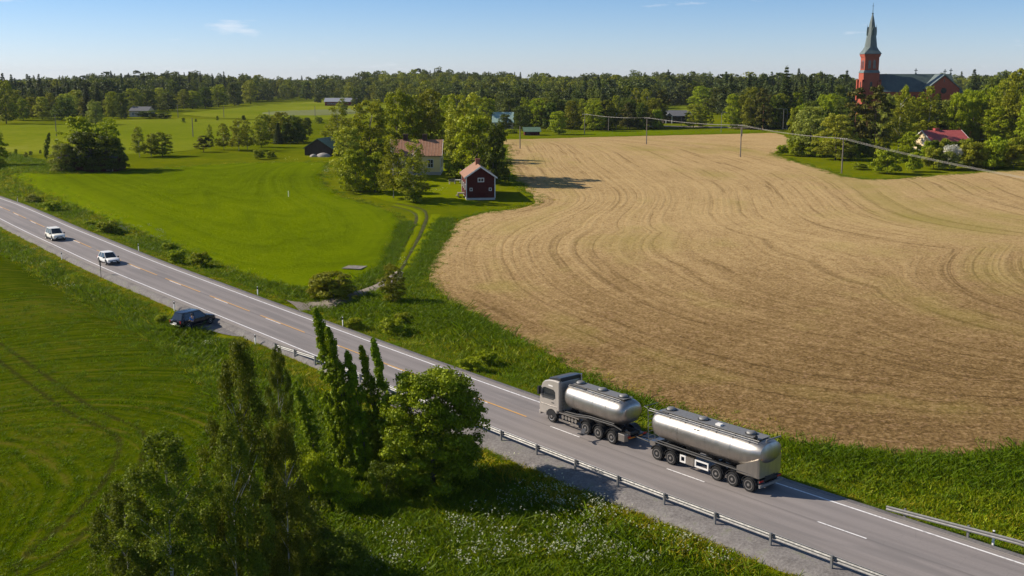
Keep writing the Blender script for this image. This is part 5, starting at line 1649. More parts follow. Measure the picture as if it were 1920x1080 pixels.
def lamp(px, yb, yt, lab, side=1):
    P, zc = pick(px, yb); h = (yb - yt) * zc / F_PX
    o = empty('street_lamp', P, 0, lab, 'street lamp', 'street lamps of the village')
    MB().tube([(0, 0, -.2), (0, 0, h - .15), (side * .3, 0, h), (side * 1.2, 0, h)], [.10, .08, .07, .06], 6).build('lamp_post', 'galvanised', o)
    MB().box((side * 1.5, 0, h - .02), (.8, .34, .16)).build('lamp_head', 'galvanised', o)
for a in [(1352, 249, 211, 'street lamp left of the vivid green village tree', 1), (1468, 244, 204, 'left of two lamps by the tall pointed spruce', -1), (1475, 243, 205, 'right of two lamps by the tall pointed spruce', -1),
          (1713, 262, 216, 'street lamp behind the maple left of the red roofed house', 1), (1806, 258, 227, 'street lamp between red roofed house and brick villa', -1), (1277, 240, 219, 'short lamp in front of the low dark building', -1)]:
    lamp(*a)
# wooden marker in the crop
P, zc = pick(541, 370)
mk = empty('field_marker', P, 0, 'short white marker post standing in the bright crop field', 'marker post')
MB().tube([(0, 0, -.1), (0, 0, 1.15)], .06, 6).build('post', 'trim_white', mk)
MB().box((0, 0, 1.16), (.16, .16, .05)).build('post_cap', 'trim_white', mk)
# plank platform at the crop corner
P, zc = pick(665, 504)
pl = empty('plank_platform', (P[0], P[1], P[2]), math.radians(-14), 'flat grey slatted patch lying at the crop field corner', 'platform')
for i in range(9):
    MB().box((-1.2 + i * .30, 0, .21 + random.uniform(-.015, .015)), (.26, 2.4 + random.uniform(-.15, .15), .06)).build('plank', 'wood_grey', pl)
for y in (-.8, .8): MB().box((0, y, .09), (2.8, .16, .17)).build('bearer', 'wood_grey', pl)
# boulders by the green roofed barn
def rock(P, sx, sy, sz, lab, seed):
    r = np.random.default_rng(seed)
    rs = []
    for i in range(7):
        ph = -math.pi / 2 * .6 + (math.pi / 2 * 1.55) * i / 6
        rs.append([(math.cos(ph) * math.cos(a) * sx * (1 + r.normal(0, .08)), math.cos(ph) * math.sin(a) * sy * (1 + r.normal(0, .08)), math.sin(ph) * sz) for a in np.linspace(0, 6.283, 11)[:-1]])
    o = MB().rings(rs).build('boulder', 'stone_grey', None, True, P)
    return tag(o, lab, 'boulder', 'boulders in front of the green roofed barn')
P, _ = pick(588, 294); rock(P, .9, .7, .7, 'smaller boulder left in front of the green roofed barn', 1)
P, _ = pick(607, 294); rock(P, 1.7, 1.1, 1.0, 'larger boulder right in front of the green roofed barn', 2)
# garden furniture
P, _ = pick(858, 344)
gt = empty('garden_table', P, .3, 'white garden table on the lawn beside the red house', 'table')
MB().box((0, 0, .72), (1.3, .8, .05)).build('table_top', 'trim_white', gt)
for sx in (-.55, .55):
    for sy in (-.3, .3): MB().box((sx, sy, .35), (.06, .06, .7)).build('leg', 'trim_white', gt)
P, _ = pick(848, 345)
gb_ = empty('garden_bench', P, .5, 'brown wooden bench left of the white garden table', 'bench')
MB().box((0, 0, .45), (1.4, .42, .06)).build('seat', 'wood_grey', gb_); MB().box((0, .22, .8), (1.4, .05, .4)).build('backrest', 'wood_grey', gb_)
for sx in (-.6, .6): MB().box((sx, 0, .22), (.07, .4, .44)).build('leg', 'wood_grey', gb_)

# ------------------------------------------------------------------ guardrails and road posts
WPROF = [(.00, .44), (.06, .48), (.06, .54), (.0, .595), (.06, .65), (.06, .71), (.0, .75), (-.02, .75), (.035, .70), (.035, .66), (-.02, .60), (-.02, .59), (.035, .53), (.035, .49), (-.02, .44)]
def guardrail(s_lo, s_hi, lat, sgn, label, phase, drop_far=True):
    P0, hd = road_pt((s_lo + s_hi) / 2, lat)
    o = empty('guardrail', P0, 0, label, 'guardrail')
    rs = []
    ss = np.arange(s_lo, s_hi + .01, 2.0)
    for s in ss:
        dz = 0.0
        if drop_far and s_hi - s < 10: dz = -.55 * (1 - (s_hi - s) / 10)
        ring = []
        for a, z in WPROF:
            P, _ = road_pt(s, lat + a * sgn)
            ring.append((P[0] - P0[0], P[1] - P0[1], P[2] - P0[2] + z + dz - .05))
        rs.append(ring)
    MB().rings(rs).build('rail', 'galvanised', o, 30)
    s = phase
    while s > s_lo: s -= 4.0
    s += 4.0
    while s < s_hi - .5:
        P, hd = road_pt(s, lat - sgn * .09)
        dz = -.5 * (1 - (s_hi - s) / 10) if (drop_far and s_hi - s < 10) else 0
        zt = P[2] - P0[2] + .74 + dz; zb = P[2] - P0[2] - .75
        MB().box((P[0] - P0[0], P[1] - P0[1], (zt + zb) / 2), (.12, .12, zt - zb), hd).build('post', 'galvanised', o)
        s += 4.0
    return o
s_post, _ = road_s(1016.5, 849); s_end, _ = road_s(525, 642)
guardrail(s_near + 2, s_end, -4.75, 1, 'long steel guardrail on the near side of the road below the truck', s_post)
s_r0, _ = road_s(1590, 950)
guardrail(s_near + 2, s_r0, 4.95, -1, 'steel guardrail on the far side of the road at the right', s_r0 - 3)
def delineator(px, py, lat, label):
    s, _ = road_s(px, py)
    P, hd = road_pt(s, lat)
    z = tz(P[0], P[1])
    o = empty('delineator', (P[0], P[1], z), hd, label, 'road post', 'delineator posts along the road')
    MB().prism([(-.07, -.03), (.07, -.03), (.05, .04), (-.05, .04)], 'z', -.1, .78).build('post', 'white_paint', o)
    MB().prism([(-.075, -.035), (.075, -.035), (.055, .045), (-.055, .045)], 'z', .78, 1.02).build('black_band', 'black_plastic', o)
    MB().prism([(-.07, -.03), (.07, -.03), (.05, .04), (-.05, .04)], 'z', 1.02, 1.08).build('top', 'white_paint', o)
for px, py, lat, lab in [(130, 480, -5.3, 'delineator post on the near verge below the first white car'), (337, 574, -5.3, 'delineator post just above the parked dark car'), (495, 636, -5.3, 'delineator post before the near guardrail starts'),
                         (249, 467, 5.3, 'delineator post on the far verge beyond the second white car'), (464, 551, 5.3, 'delineator post on the far verge left of the farm track'), (624, 609, 5.3, 'delineator post right of the farm track junction'),
                         (26, 376, 5.3, 'delineator post on the far verge at the left edge'), (1842, 1026, 5.3, 'delineator post behind the far guardrail'), (1688, 1084, -5.4, 'delineator post behind the near guardrail at the bottom edge')]:
    delineator(px, py, lat, lab)
s, _ = road_s(202, 514); P, hd = road_pt(s, -5.2); z = tz(P[0], P[1])
sg = empty('road_sign', (P[0], P[1], z), hd, 'thin dark roadside sign seen edge on beside the second white car', 'sign')
MB().tube([(0, 0, -.1), (0, 0, 2.1)], .035, 6).build('sign_post', 'dark_steel', sg)
MB().lathe([(.30, -.015), (.30, .015)], 16, 'y', (0, 0, 1.85)).build('sign_plate', 'dark_steel', sg)

# ------------------------------------------------------------------ vehicles
def wheel(parent, x, y, r, w, side, alloy='rim_alloy', deep=.06):
    """one mesh for the tyre, the rim below it"""
    o = MB().lathe([(r * .62, -w / 2), (r * .93, -w / 2), (r, -w / 2 + .05), (r, w / 2 - .05), (r * .93, w / 2), (r * .62, w / 2)], 20, 'y').build('wheel', 'rubber', parent, True, (x, y, r))
    q = side
    MB().lathe([(r * .64, q * (w / 2 - .10)), (r * .64, q * (w / 2 + .012)), (r * .56, q * (w / 2 + .012)), (r * .46, q * (w / 2 - deep)), (r * .24, q * (w / 2 - deep)), (r * .2, q * (w / 2 + .02)), (r * .05, q * (w / 2 + .03))], 18, 'y').build('rim', alloy, o, True)
    return o
def mudguard(parent, x, y, r, w, a0=15, a1=165):
    out = [(math.cos(math.radians(a)) * (r + .03), math.sin(math.radians(a)) * (r + .03)) for a in np.linspace(a0, a1, 12)]
    inn = [(math.cos(math.radians(a)) * r, math.sin(math.radians(a)) * r) for a in np.linspace(a1, a0, 12)]
    m_ = MB()
    k = len(out)
    A = [(x + p[0], y - w / 2, r * .84 + p[1]) for p in out]; B = [(x + p[0], y + w / 2, r * .84 + p[1]) for p in out]
    C = [(x + p[0], y - w / 2, r * .84 + p[1]) for p in inn[::-1]]; D = [(x + p[0], y + w / 2, r * .84 + p[1]) for p in inn[::-1]]
    m_.rings([[A[i], B[i], D[i], C[i]] for i in range(k)])
    return m_.build('mudguard', 'black_plastic', parent, 60)
def sring(x, w, zb, zt, n=28, ex=2.35, yc=0.0):
    out = []
    cz, hz, hw = (zb + zt) / 2, (zt - zb) / 2, w / 2
    for i in range(n):
        a = 2 * math.pi * i / n
        c, s = math.cos(a), math.sin(a)
        out.append((x, yc + hw * math.copysign(abs(c) ** (2 / ex), c), cz + hz * math.copysign(abs(s) ** (2 / ex), s)))
    return out
def tank(parent, secs, name='tank'):
    return MB().rings([sring(*s) for s in secs]).build(name, 'tank_steel', parent, 40)
def manhole(parent, x, z, mat='galvanised'):
    m_ = MB().lathe([(.33, z - .05), (.33, z + .10), (.27, z + .16), (.05, z + .19)], 16, 'z', (x, 0, 0)).build('manhole', mat, parent, True)
    MB().lathe([(.40, z - .06), (.40, z + .05), (.34, z + .05), (.34, z - .02)], 16, 'z', (x, 0, 0)).build('manhole_ring', 'dark_steel', m_)
def side_rail(parent, x0, x1, y, z, n):
    r_ = MB().tube([(x0, y, z), (x1, y, z)], .028, 6)
    r_.tube([(x0, y * .86, z + .10), (x1, y * .86, z + .10)], .028, 6)
    o = r_.build('walkway_rail', 'galvanised', parent)
    for i in range(n):
        x = x0 + (x1 - x0) * (i + .5) / n
        MB().tube([(x, y * .7, z + .1), (x, y, z), (x, y * 1.04, z - .18)], .022, 5).build('rail_bracket', 'dark_steel', o)

ax_px = [(1032, 793), (1094.8, 816), (1117.8, 824.8), (1143.7, 833.7), (1229, 864), (1254, 873), (1340, 902.5), (1370, 913), (1400, 924)]
ax_s = [road_s(*q)[0] for q in ax_px]
TL = 2.0
P, hd = road_pt(ax_s[0], TL)
_Pb, _ = road_pt(ax_s[3], TL)
hd_t = math.atan2(P[1] - _Pb[1], P[0] - _Pb[0])
truck = empty('tanker_truck', (P[0], P[1], P[2] + .02), hd_t, 'silver four axle bulk tanker truck driving away on the road', 'truck')
A1, A2, A3, A4 = 0.0, ax_s[1] - ax_s[0], ax_s[2] - ax_s[0], ax_s[3] - ax_s[0]
xr_end = A4 - 1.15
# chassis
c_ = MB(); c_.box(((.9 + xr_end) / 2, .42, .88), (.9 - xr_end, .10, .26)); c_.box(((.9 + xr_end) / 2, -.42, .88), (.9 - xr_end, .10, .26))
for x in np.linspace(-1.2, xr_end + .1, 6): c_.box((x, 0, .88), (.12, .78, .2))
for x in (A1, A2, A3, A4): c_.tube([(x, -.95, .5), (x, .95, .5)], .09, 8)
c_.build('chassis', 'dark_steel', truck)
for x in (A1, A2, A3, A4):
    wd = .36 if x in (A1, A4) else .58
    for sy in (-1, 1):
        wheel(truck, x, sy * (1.24 - wd / 2), .50, wd, sy, 'rim_alloy', .10 if x in (A2, A3) else .02)
        if x != A1: mudguard(truck, x, sy * .95, .60, .60)
# cab
cabp = [(1.42, .52), (1.46, .95), (1.44, 1.75), (1.30, 2.55), (1.12, 2.98), (.85, 3.20), (.35, 3.36), (-.25, 3.42), (-.82, 3.40), (-.84, 1.05), (-.62, 1.05), (-.56, .78), (.58, .78), (.62, .55)]
cab = MB().prism(cabp, 'y', -1.235, 1.235).build('cab', 'cab_paint', truck, False, None, .07)
for sy in (-1, 1):
    m_ = MB(); m_.prism([(.98, 1.82), (1.12, 2.0), (1.03, 2.62), (.80, 2.70), (-.18, 2.66), (-.36, 2.52), (-.40, 2.02), (-.15, 1.84)], 'y', sy * 1.236, sy * 1.25)
    m_.build('side_window', 'glass', cab)
    m_ = MB(); arc = [(.60 * math.cos(a), .50 + .60 * math.sin(a)) for a in np.linspace(0, math.pi, 14)]
    m_.prism(arc + [(-.60, .50)] if False else arc, 'y', sy * 1.20, sy * 1.262); m_.build('wheel_arch', 'black_plastic', cab)
    MB().box((.35, sy * 1.245, 1.32), (1.9, .03, .05)).build('door_line', 'chrome', cab)
    MB().box((-.12, sy * 1.25, 1.62), (.24, .05, .05)).build('door_handle', 'black_plastic', cab)
    MB().box((1.34, sy * 1.38, 2.35), (.16, .22, .62)).build('mirror', 'black_plastic', cab)
    MB().box((1.46, sy * .92, .98), (.10, .42, .24)).build('headlight', 'lamp_glass', cab)
    MB().box((-.30, sy * 1.02, 3.05), (1.15, .05, .8)).build('side_deflector', 'cab_paint', cab)
    MB().box((.15, sy * 1.243, 2.92), (.5, .012, .09)).build('side_badge', 'trim_white', cab)
m_ = MB(); m_.face([(1.452, -1.1, 1.78), (1.452, 1.1, 1.78), (1.315, 1.05, 2.56), (1.315, -1.05, 2.56)]); m_.face([(1.44, -1.1, 1.78), (1.30, -1.05, 2.56), (1.30, 1.05, 2.56), (1.44, 1.1, 1.78)]); m_.build('windscreen', 'glass', cab)
MB().box((1.465, 0, 1.25), (.05, 1.5, .7)).build('grille', 'black_plastic', cab)
MB().box((1.42, 0, .55), (.18, 2.44, .34)).build('bumper', 'cab_paint', cab, False, None, .04)
MB().prism([(.62, 3.33), (.40, 3.52), (-.30, 3.66), (-.86, 3.70), (-.86, 3.36)], 'y', -1.10, 1.10).build('roof_deflector', 'roof_visor', cab, False, None, .06)
MB().prism([(1.22, 2.62), (1.50, 2.56), (1.50, 2.62), (1.16, 2.76)], 'y', -1.12, 1.12).build('sun_visor', 'roof_visor', cab)
MB().tube([(-.95, -.95, 1.0), (-.95, -.95, 3.75)], .07, 8).build('exhaust_stack', 'chrome', truck)
# ladder behind the cab
m_ = MB()
for y in (.78, 1.16): m_.tube([(-1.0, y, .95), (-1.0, y, 3.25)], .028, 5)
for z in np.arange(1.05, 3.2, .27): m_.tube([(-1.0, .78, z), (-1.0, 1.16, z)], .022, 5)
m_.build('ladder', 'galvanised', truck)
# tank
t0, t1 = -1.12, A4 - .95
tk = tank(truck, [(t0, 1.3, 1.95, 2.95), (t0 - .06, 1.8, 1.70, 3.12), (t0 - .22, 2.2, 1.48, 3.24), (t0 - .5, 2.42, 1.36, 3.30), (-3.6, 2.44, 1.28, 3.30), (t1 + 1.1, 2.44, 1.26, 3.28), (t1 + .6, 2.38, 1.34, 3.26), (t1 + .28, 2.22, 1.52, 3.16), (t1 + .08, 1.9, 1.75, 3.02), (t1, 1.3, 2.0, 2.8)])
for x in (-2.4, (t0 + t1) / 2 - .1, t1 + 1.7):
    MB().rings([sring(x - .03, 2.46, 1.27, 3.315), sring(x + .03, 2.46, 1.27, 3.315)], False).build('tank_seam', 'tank_steel', tk, 40)
for x in ((t0 * .7 + t1 * .3), (t0 * .25 + t1 * .75)):
    MB().lathe([(1.0, 1.55), (.75, 1.25), (.25, .92), (.14, .78)], 16, 'z', (x, 0, 0)).build('hopper', 'dark_steel', tk, True)
MB().box(((t0 + t1) / 2, 0, 3.315), (t0 - t1 - 1.0, .95, .05)).build('walkway', 'galvanised', tk)
for x in (t0 - .8, (t0 + t1) / 2, t1 + 1.0): manhole(tk, x, 3.34)
side_rail(tk, t0 - .3, t1 + .6, .80, 3.18, 5)
MB().tube([(t0 - .4, .72, 3.28), (t0 - 2.2, .72, 3.34)], .05, 6).build('hose_pipe', 'dark_steel', tk)
m_ = MB()
m_.tube([(-.95, 1.02, .98), (-2.6, 1.06, 1.10), (A2 - .2, 1.08, 1.32), (A4, 1.05, 1.38), (A4 - .8, 1.0, 1.2)], .06, 6)
m_.tube([(-.95, .92, 1.10), (-2.6, .96, 1.22), (A2 - .2, .98, 1.42), (A4, .95, 1.48)], .05, 6); m_.build('discharge_pipe', 'dark_steel', truck)
m_ = MB(); m_.box(((-.75 + A2 + .75) / 2, 1.16, .42), (abs(A2 + .75 + .75) - .1, .07, .16)); m_.box(((-.75 + A2 + .75) / 2, 1.12, .98), (abs(A2 + .75 + .75) - .1, .10, .10))
m_.build('side_guard', 'tank_steel', truck)
m_ = MB()
for i in range(5): m_.tube([(-1.15 - i * .36, .7, .70), (-1.15 - i * .36, 1.12, .70)], .15, 10)
m_.build('air_tank', 'tank_steel', truck, True)
MB().box((A4 - .95, .98, .72), (.62, .42, .55)).build('tool_box', 'tank_steel', truck, False, None, .02)
MB().box((xr_end - .02, 0, .62), (.12, 2.3, .18)).build('rear_bumper', 'dark_steel', truck)
for y in (-.95, .7): MB().box((xr_end - .09, y, .72), (.04, .36, .12)).build('tail_lamp', 'lamp_red', truck)
MB().box((xr_end - .09, 0, .62), (.02, 1.4, .08)).build('marker_strip', 'orange', truck)

# trailer
P, hd = road_pt(ax_s[4], TL); _Pb, _ = road_pt(ax_s[8], TL)
hd_r = math.atan2(P[1] - _Pb[1], P[0] - _Pb[0])
trl = empty('tank_trailer', (P[0], P[1], P[2] + .02), hd_r, 'long silver five axle tank trailer coupled behind the truck', 'trailer')
B = [ax_s[i] - ax_s[4] for i in range(4, 9)]
re_ = B[4] - .80
c_ = MB(); c_.box((re_ / 2, .45, 1.0), (abs(re_) - .1, .10, .24)); c_.box((re_ / 2, -.45, 1.0), (abs(re_) - .1, .10, .24))
for x in np.linspace(.0, re_ + .1, 8): c_.box((x, 0, 1.0), (.12, .82, .18))
for x in B: c_.tube([(x, -.95, .5), (x, .95, .5)], .09, 8)
c_.box(((B[0] + B[1]) / 2, 0, .82), (abs(B[1]) + .9, 1.5, .14))
c_.build('chassis', 'dark_steel', trl)
for x in B:
    for sy in (-1, 1):
        wheel(trl, x, sy * 1.02, .49, .42, sy, 'rim_alloy', .07); mudguard(trl, x, sy * .98, .58, .52)
gap = ax_s[3] - ax_s[4] - 1.1
MB().tube([(.45, .45, .74), (gap, .05, .70)], .05, 6).tube([(.45, -.45, .74), (gap, -.05, .70)], .05, 6).build('drawbar', 'dark_steel', trl)
MB().box((.75, 0, .95), (.5, 1.7, .35)).build('front_frame', 'tank_steel', trl)
f0, f1 = .85, re_ - .05
tk = tank(trl, [(f0, 1.4, 2.0, 3.10), (f0 - .08, 1.9, 1.72, 3.26), (f0 - .30, 2.3, 1.50, 3.36), (f0 - .7, 2.48, 1.38, 3.42), (-2.5, 2.5, 1.32, 3.42), (f1 + 2.2, 2.5, 1.30, 3.42), (f1 + 1.2, 2.48, 1.42, 3.40), (f1 + .5, 2.44, 1.72, 3.38), (f1 + .12, 2.2, 1.95, 3.26), (f1, 1.6, 2.2, 3.0)])
for x in (f0 - 2.6, f0 - 5.0, f1 + 2.5):
    MB().rings([sring(x - .03, 2.52, 1.30, 3.435), sring(x + .03, 2.52, 1.30, 3.435)], False).build('tank_seam', 'tank_steel', tk, 40)
for x in np.linspace(f0 - 1.8, f1 + 2.8, 4):
    MB().lathe([(1.0, 1.6), (.75, 1.30), (.25, 1.02), (.14, .92)], 16, 'z', (x, 0, 0)).build('hopper', 'dark_steel', tk, True)
# rear skirt below the overhanging tank end
m_ = MB(); m_.rings([[(f1 + 1.9, sy_, z) for sy_, z in ((-1.15, 1.05), (1.15, 1.05), (1.15, 1.5), (-1.15, 1.5))], [(f1 + .25, sy_, z) for sy_, z in ((-1.15, 1.05), (1.15, 1.05), (1.2, 2.3), (-1.2, 2.3))], [(f1 + .12, sy_, z) for sy_, z in ((-1.1, 1.05), (1.1, 1.05), (1.15, 2.3), (-1.15, 2.3))]])
m_.build('rear_skirt', 'tank_steel', tk)
MB().box(((f0 + f1) / 2, 0, 3.435), (f0 - f1 - 1.2, 1.15, .05)).build('walkway', 'galvanised', tk)
for x in (f0 - 1.0, f0 - 3.9, f1 + 1.7): manhole(tk, x, 3.46)
MB().box((f0 - 5.4, .2, 3.52), (.42, .32, .12)).build('hatch_box', 'trim_white', tk)
MB().box((f0 - 4.2, 1.02, 3.02), (.55, .22, .06)).build('side_step', 'galvanised', tk)
side_rail(tk, f0 + .35, f1 + .5, .88, 3.30, 7)
MB().tube([(f0 - .2, .78, 3.36), (f0 - 1.4, .78, 3.44)], .05, 6).build('hose_pipe', 'dark_steel', tk)
MB().tube([(f1 + .35, .2, 3.40), (f1 - .05, -.75, 3.58)], .05, 6).build('rear_bar', 'galvanised', tk)
MB().lathe([(.02, -.14), (.13, -.08), (.15, 0), (.13, .08), (.02, .14)], 10, 'z', (f1 + .9, .62, 3.56)).build('vent_cap', 'black_plastic', tk, True)
m_ = MB()
for y in (-.35, .35): m_.tube([(f0 + .30, y + .5, .95), (f0 + .42, y + .5, 3.4)], .025, 5)
for z in np.arange(1.1, 3.3, .3): m_.tube([(f0 + .30 + .12 * (z - .95) / 2.45, .15, z), (f0 + .30 + .12 * (z - .95) / 2.45, .85, z)], .02, 5)
m_.tube([(f0 + .42, .85, 3.4), (f0 + .8, .85, 3.45), (f0 + .8, -.6, 3.45)], .025, 5); m_.build('ladder', 'galvanised', trl)
m_ = MB(); m_.tube([(.3, 1.12, 1.25), (B[2], 1.16, 1.22), (B[4] - .3, 1.10, 1.18)], .055, 6); m_.tube([(.3, 1.02, 1.38), (B[2] + .5, 1.06, 1.34)], .045, 6); m_.build('discharge_pipe', 'dark_steel', trl)
# side lockers between the bogies
gx0, gx1 = B[1] - .85, B[2] + .75
def frame(x0, x1, z0, z1, t=.10):
    m_ = MB(); y = 1.15
    m_.box(((x0 + x1) / 2, y, z1), (abs(x1 - x0), .06, t)); m_.box(((x0 + x1) / 2, y, z0), (abs(x1 - x0), .06, t)); m_.box((x0, y, (z0 + z1) / 2), (t, .062, abs(z1 - z0) + t)); m_.box((x1, y, (z0 + z1) / 2), (t, .062, abs(z1 - z0) + t))
    return m_.build('side_guard', 'trim_white', trl)
w_ = gx0 - gx1
frame(gx0, gx0 - w_ * .17, .50, .92); MB().box((gx0 - w_ * .36, 1.05, .72), (w_ * .28, .30, .56)).build('locker', 'tank_steel', trl); frame(gx0 - w_ * .55, gx1, .50, .92)
MB().box((re_ - .05, 0, .58), (.12, 2.45, .18)).build('rear_bumper', 'galvanised', trl)
MB().box((re_ + .08, 0, .86), (.10, 2.3, .16)).build('lamp_bar', 'dark_steel', trl)
for y in (-.95, .95): MB().box((re_ + .01, y, .86), (.03, .4, .11)).build('tail_lamp', 'lamp_red', trl)
for y0, y1, z0, z1 in ((-1.05, 1.05, 2.30, 2.36),): MB().box((f1 + .09, 0, 2.33), (.03, 2.0, .05)).build('marker_strip', 'orange', trl)

def car(name, P, hd, L, Wd, Hh, paint, label, kind='hatch', wheelr=.32):
    """x forward, origin on the ground in the middle of the wheelbase"""
    o = empty(name, P, hd, label, 'car')
    h = Wd / 2; f_, r_ = L / 2, -L / 2
    zb = Hh * .56; hood = Hh * .60
    if kind == 'suv':
        st = [(r_, .80, .52, zb * .98), (r_ + .10, .92, .36, zb * 1.03), (r_ + .5, 1.0, .28, zb * 1.05), (0, 1.0, .26, zb * 1.03), (f_ - 1.25, 1.0, .26, zb * 1.02), (f_ - .95, .99, .26, hood * .96), (f_ - .35, .95, .28, hood * .89), (f_ - .08, .86, .34, hood * .80), (f_, .74, .42, hood * .70)]
    else:
        st = [(r_, .78, .50, zb * .95), (r_ + .10, .90, .34, zb * 1.02), (r_ + .5, 1.0, .24, zb * 1.04), (0, 1.0, .22, zb * 1.02), (f_ - 1.15, 1.0, .22, zb * 1.0), (f_ - .85, .98, .22, hood * .92), (f_ - .35, .93, .24, hood * .82), (f_ - .08, .83, .30, hood * .70), (f_, .70, .38, hood * .58)]
    rs = []
    for x, k, z0, z1 in st:
        w = h * k
        rs.append([(x, -w * .88, z0), (x, -w, z0 + .14), (x, -w, (z0 + z1) / 2), (x, -w * .96, z1 - .07), (x, -w * .80, z1), (x, 0, z1 + .02), (x, w * .80, z1), (x, w * .96, z1 - .07), (x, w, (z0 + z1) / 2), (x, w, z0 + .14), (x, w * .88, z0)])
    body = MB().rings(rs).build('body', paint, o, 50)
    # glass house
    gx0_, gx1_ = (r_ + .18, f_ - 1.02) if kind == 'suv' else (r_ + .22, f_ - .98)
    tx0, tx1 = (r_ + .50, f_ - 1.95) if kind == 'suv' else (r_ + .75, f_ - 1.85)
    zlo, zhi = zb * .98, Hh - .06
    lo = [(gx0_, -h * .80, zlo), (gx0_ + .45, -h * .94, zlo), (gx1_ - .35, -h * .93, zlo), (gx1_, -h * .70, zlo), (gx1_, h * .70, zlo), (gx1_ - .35, h * .93, zlo), (gx0_ + .45, h * .94, zlo), (gx0_, h * .80, zlo)]
    hi = [(tx0, -h * .62, zhi), (tx0 + .3, -h * .73, zhi), (tx1 - .2, -h * .72, zhi), (tx1, -h * .58, zhi), (tx1, h * .58, zhi), (tx1 - .2, h * .72, zhi), (tx0 + .3, h * .73, zhi), (tx0, h * .62, zhi)]
    MB().rings([lo, hi]).build('windows', 'glass', o)
    top = [(x * .97 + (tx0 + tx1) * .015, y * .90, Hh) for x, y, z in hi]
    hi2 = [(x, y * 1.01, zhi - .03) for x, y, z in hi]
    MB().rings([hi2, [(x, y * 1.0, z + .05) for x, y, z in hi], top]).build('roof', paint, o, 60)
    pil = MB()
    for s in (-1, 1):
        pil.tube([(gx1_ - .2, s * h * .84, zlo), (tx1 - .1, s * h * .67, zhi)], .045, 5)
        pil.tube([(gx0_ + .25, s * h * .89, zlo), (tx0 + .15, s * h * .69, zhi)], .075 if kind != 'suv' else .06, 5)
        xm = (gx0_ + gx1_) / 2 - .1
        pil.tube([(xm, s * h * .945, zlo), (xm - .05, s * h * .735, zhi)], .04, 5)
    pil.build('pillars', paint, o)
    wb = L * .31
    for x in (wb, -wb):
        for s in (-1, 1):
            m_ = MB().lathe([(wheelr * 1.14, -.02), (wheelr * 1.14, .02)], 18, 'y', (x * 1.0, s * (h - .012), wheelr + .02)); m_.build('wheel_arch', 'black_plastic', o)
            wheel(o, x, s * (h - .085), wheelr, .21, s, 'rim_alloy', .03)
    for s in (-1, 1):
        MB().box((f_ - .17, s * h * .68, hood * .68), (.22, .36, .14), -s * .35).build('headlight', 'lamp_glass', o)
        MB().box((r_ + .06, s * h * .78, zb * .84), (.10, .22, .26)).build('tail_lamp', 'lamp_red', o)
        MB().box((gx1_ - .25, s * (h + .09), zlo + .07), (.12, .20, .14)).build('mirror', 'black_plastic', o)
    MB().box((f_ - .02, 0, hood * .58), (.05, Wd * .42, .16)).build('grille', 'black_plastic', o)
    MB().box((f_ + .0, 0, .40), (.06, Wd * .62, .18)).build('bumper_intake', 'black_plastic', o)
    MB().box((f_ + .03, 0, .47), (.02, .50, .11)).build('number_plate', 'trim_white', o)
    MB().box((r_ + .0, 0, zb * .72), (.05, .52, .12)).build('number_plate', 'trim_white', o)
    if kind == 'suv':
        for s in (-1, 1): MB().tube([(tx0 + .15, s * h * .66, Hh + .02), (tx0 + .3, s * h * .66, Hh + .06), (tx1 - .4, s * h * .66, Hh + .06), (tx1 - .25, s * h * .66, Hh + .02)], .025, 5).build('roof_rail', 'chrome', o)
        MB().box((r_ + .02, 0, .45), (.10, Wd * .82, .16)).build('rear_bumper', 'chrome', o)
        MB().box(((r_ + f_) / 2, 0, .30), (L * .55, Wd * 1.005, .16)).build('sill', 'black_plastic', o)
    return o
s1, _ = road_s(103, 452); P, hd = road_pt(s1 + 1.4, -1.85)
c1 = car('white_suv', (P[0], P[1], P[2] + .03), hd + math.pi, 4.7, 1.88, 1.70, 'cream_paint', 'off white estate car driving toward the viewer, farther of two', 'suv', .36)
s2, _ = road_s(201.5, 498); P, hd = road_pt(s2 + 1.3, -1.75)
c2 = car('white_hatchback', (P[0], P[1], P[2] + .03), hd + math.pi, 4.2, 1.78, 1.48, 'white_paint', 'small bright white hatchback driving toward the viewer', 'hatch', .32)
def on(px, py):
    P = plane(px, py, .3)
    for _ in range(5): P = plane(px, py, tz(P[0], P[1]) + .08)
    return P
Pr, Pf_ = on(351.4, 617.5), on(393.9, 607.4)
hd = math.atan2(Pf_[1] - Pr[1], Pf_[0] - Pr[0])
mid = (Pr + Pf_) / 2 + np.array([-math.sin(hd), math.cos(hd), 0]) * .85
car('dark_suv', (mid[0], mid[1], tz(mid[0], mid[1]) + .12), hd, 4.85, 1.92, 1.72, 'navy_paint', 'dark navy estate car parked on the gravel beside the road', 'suv', .36)

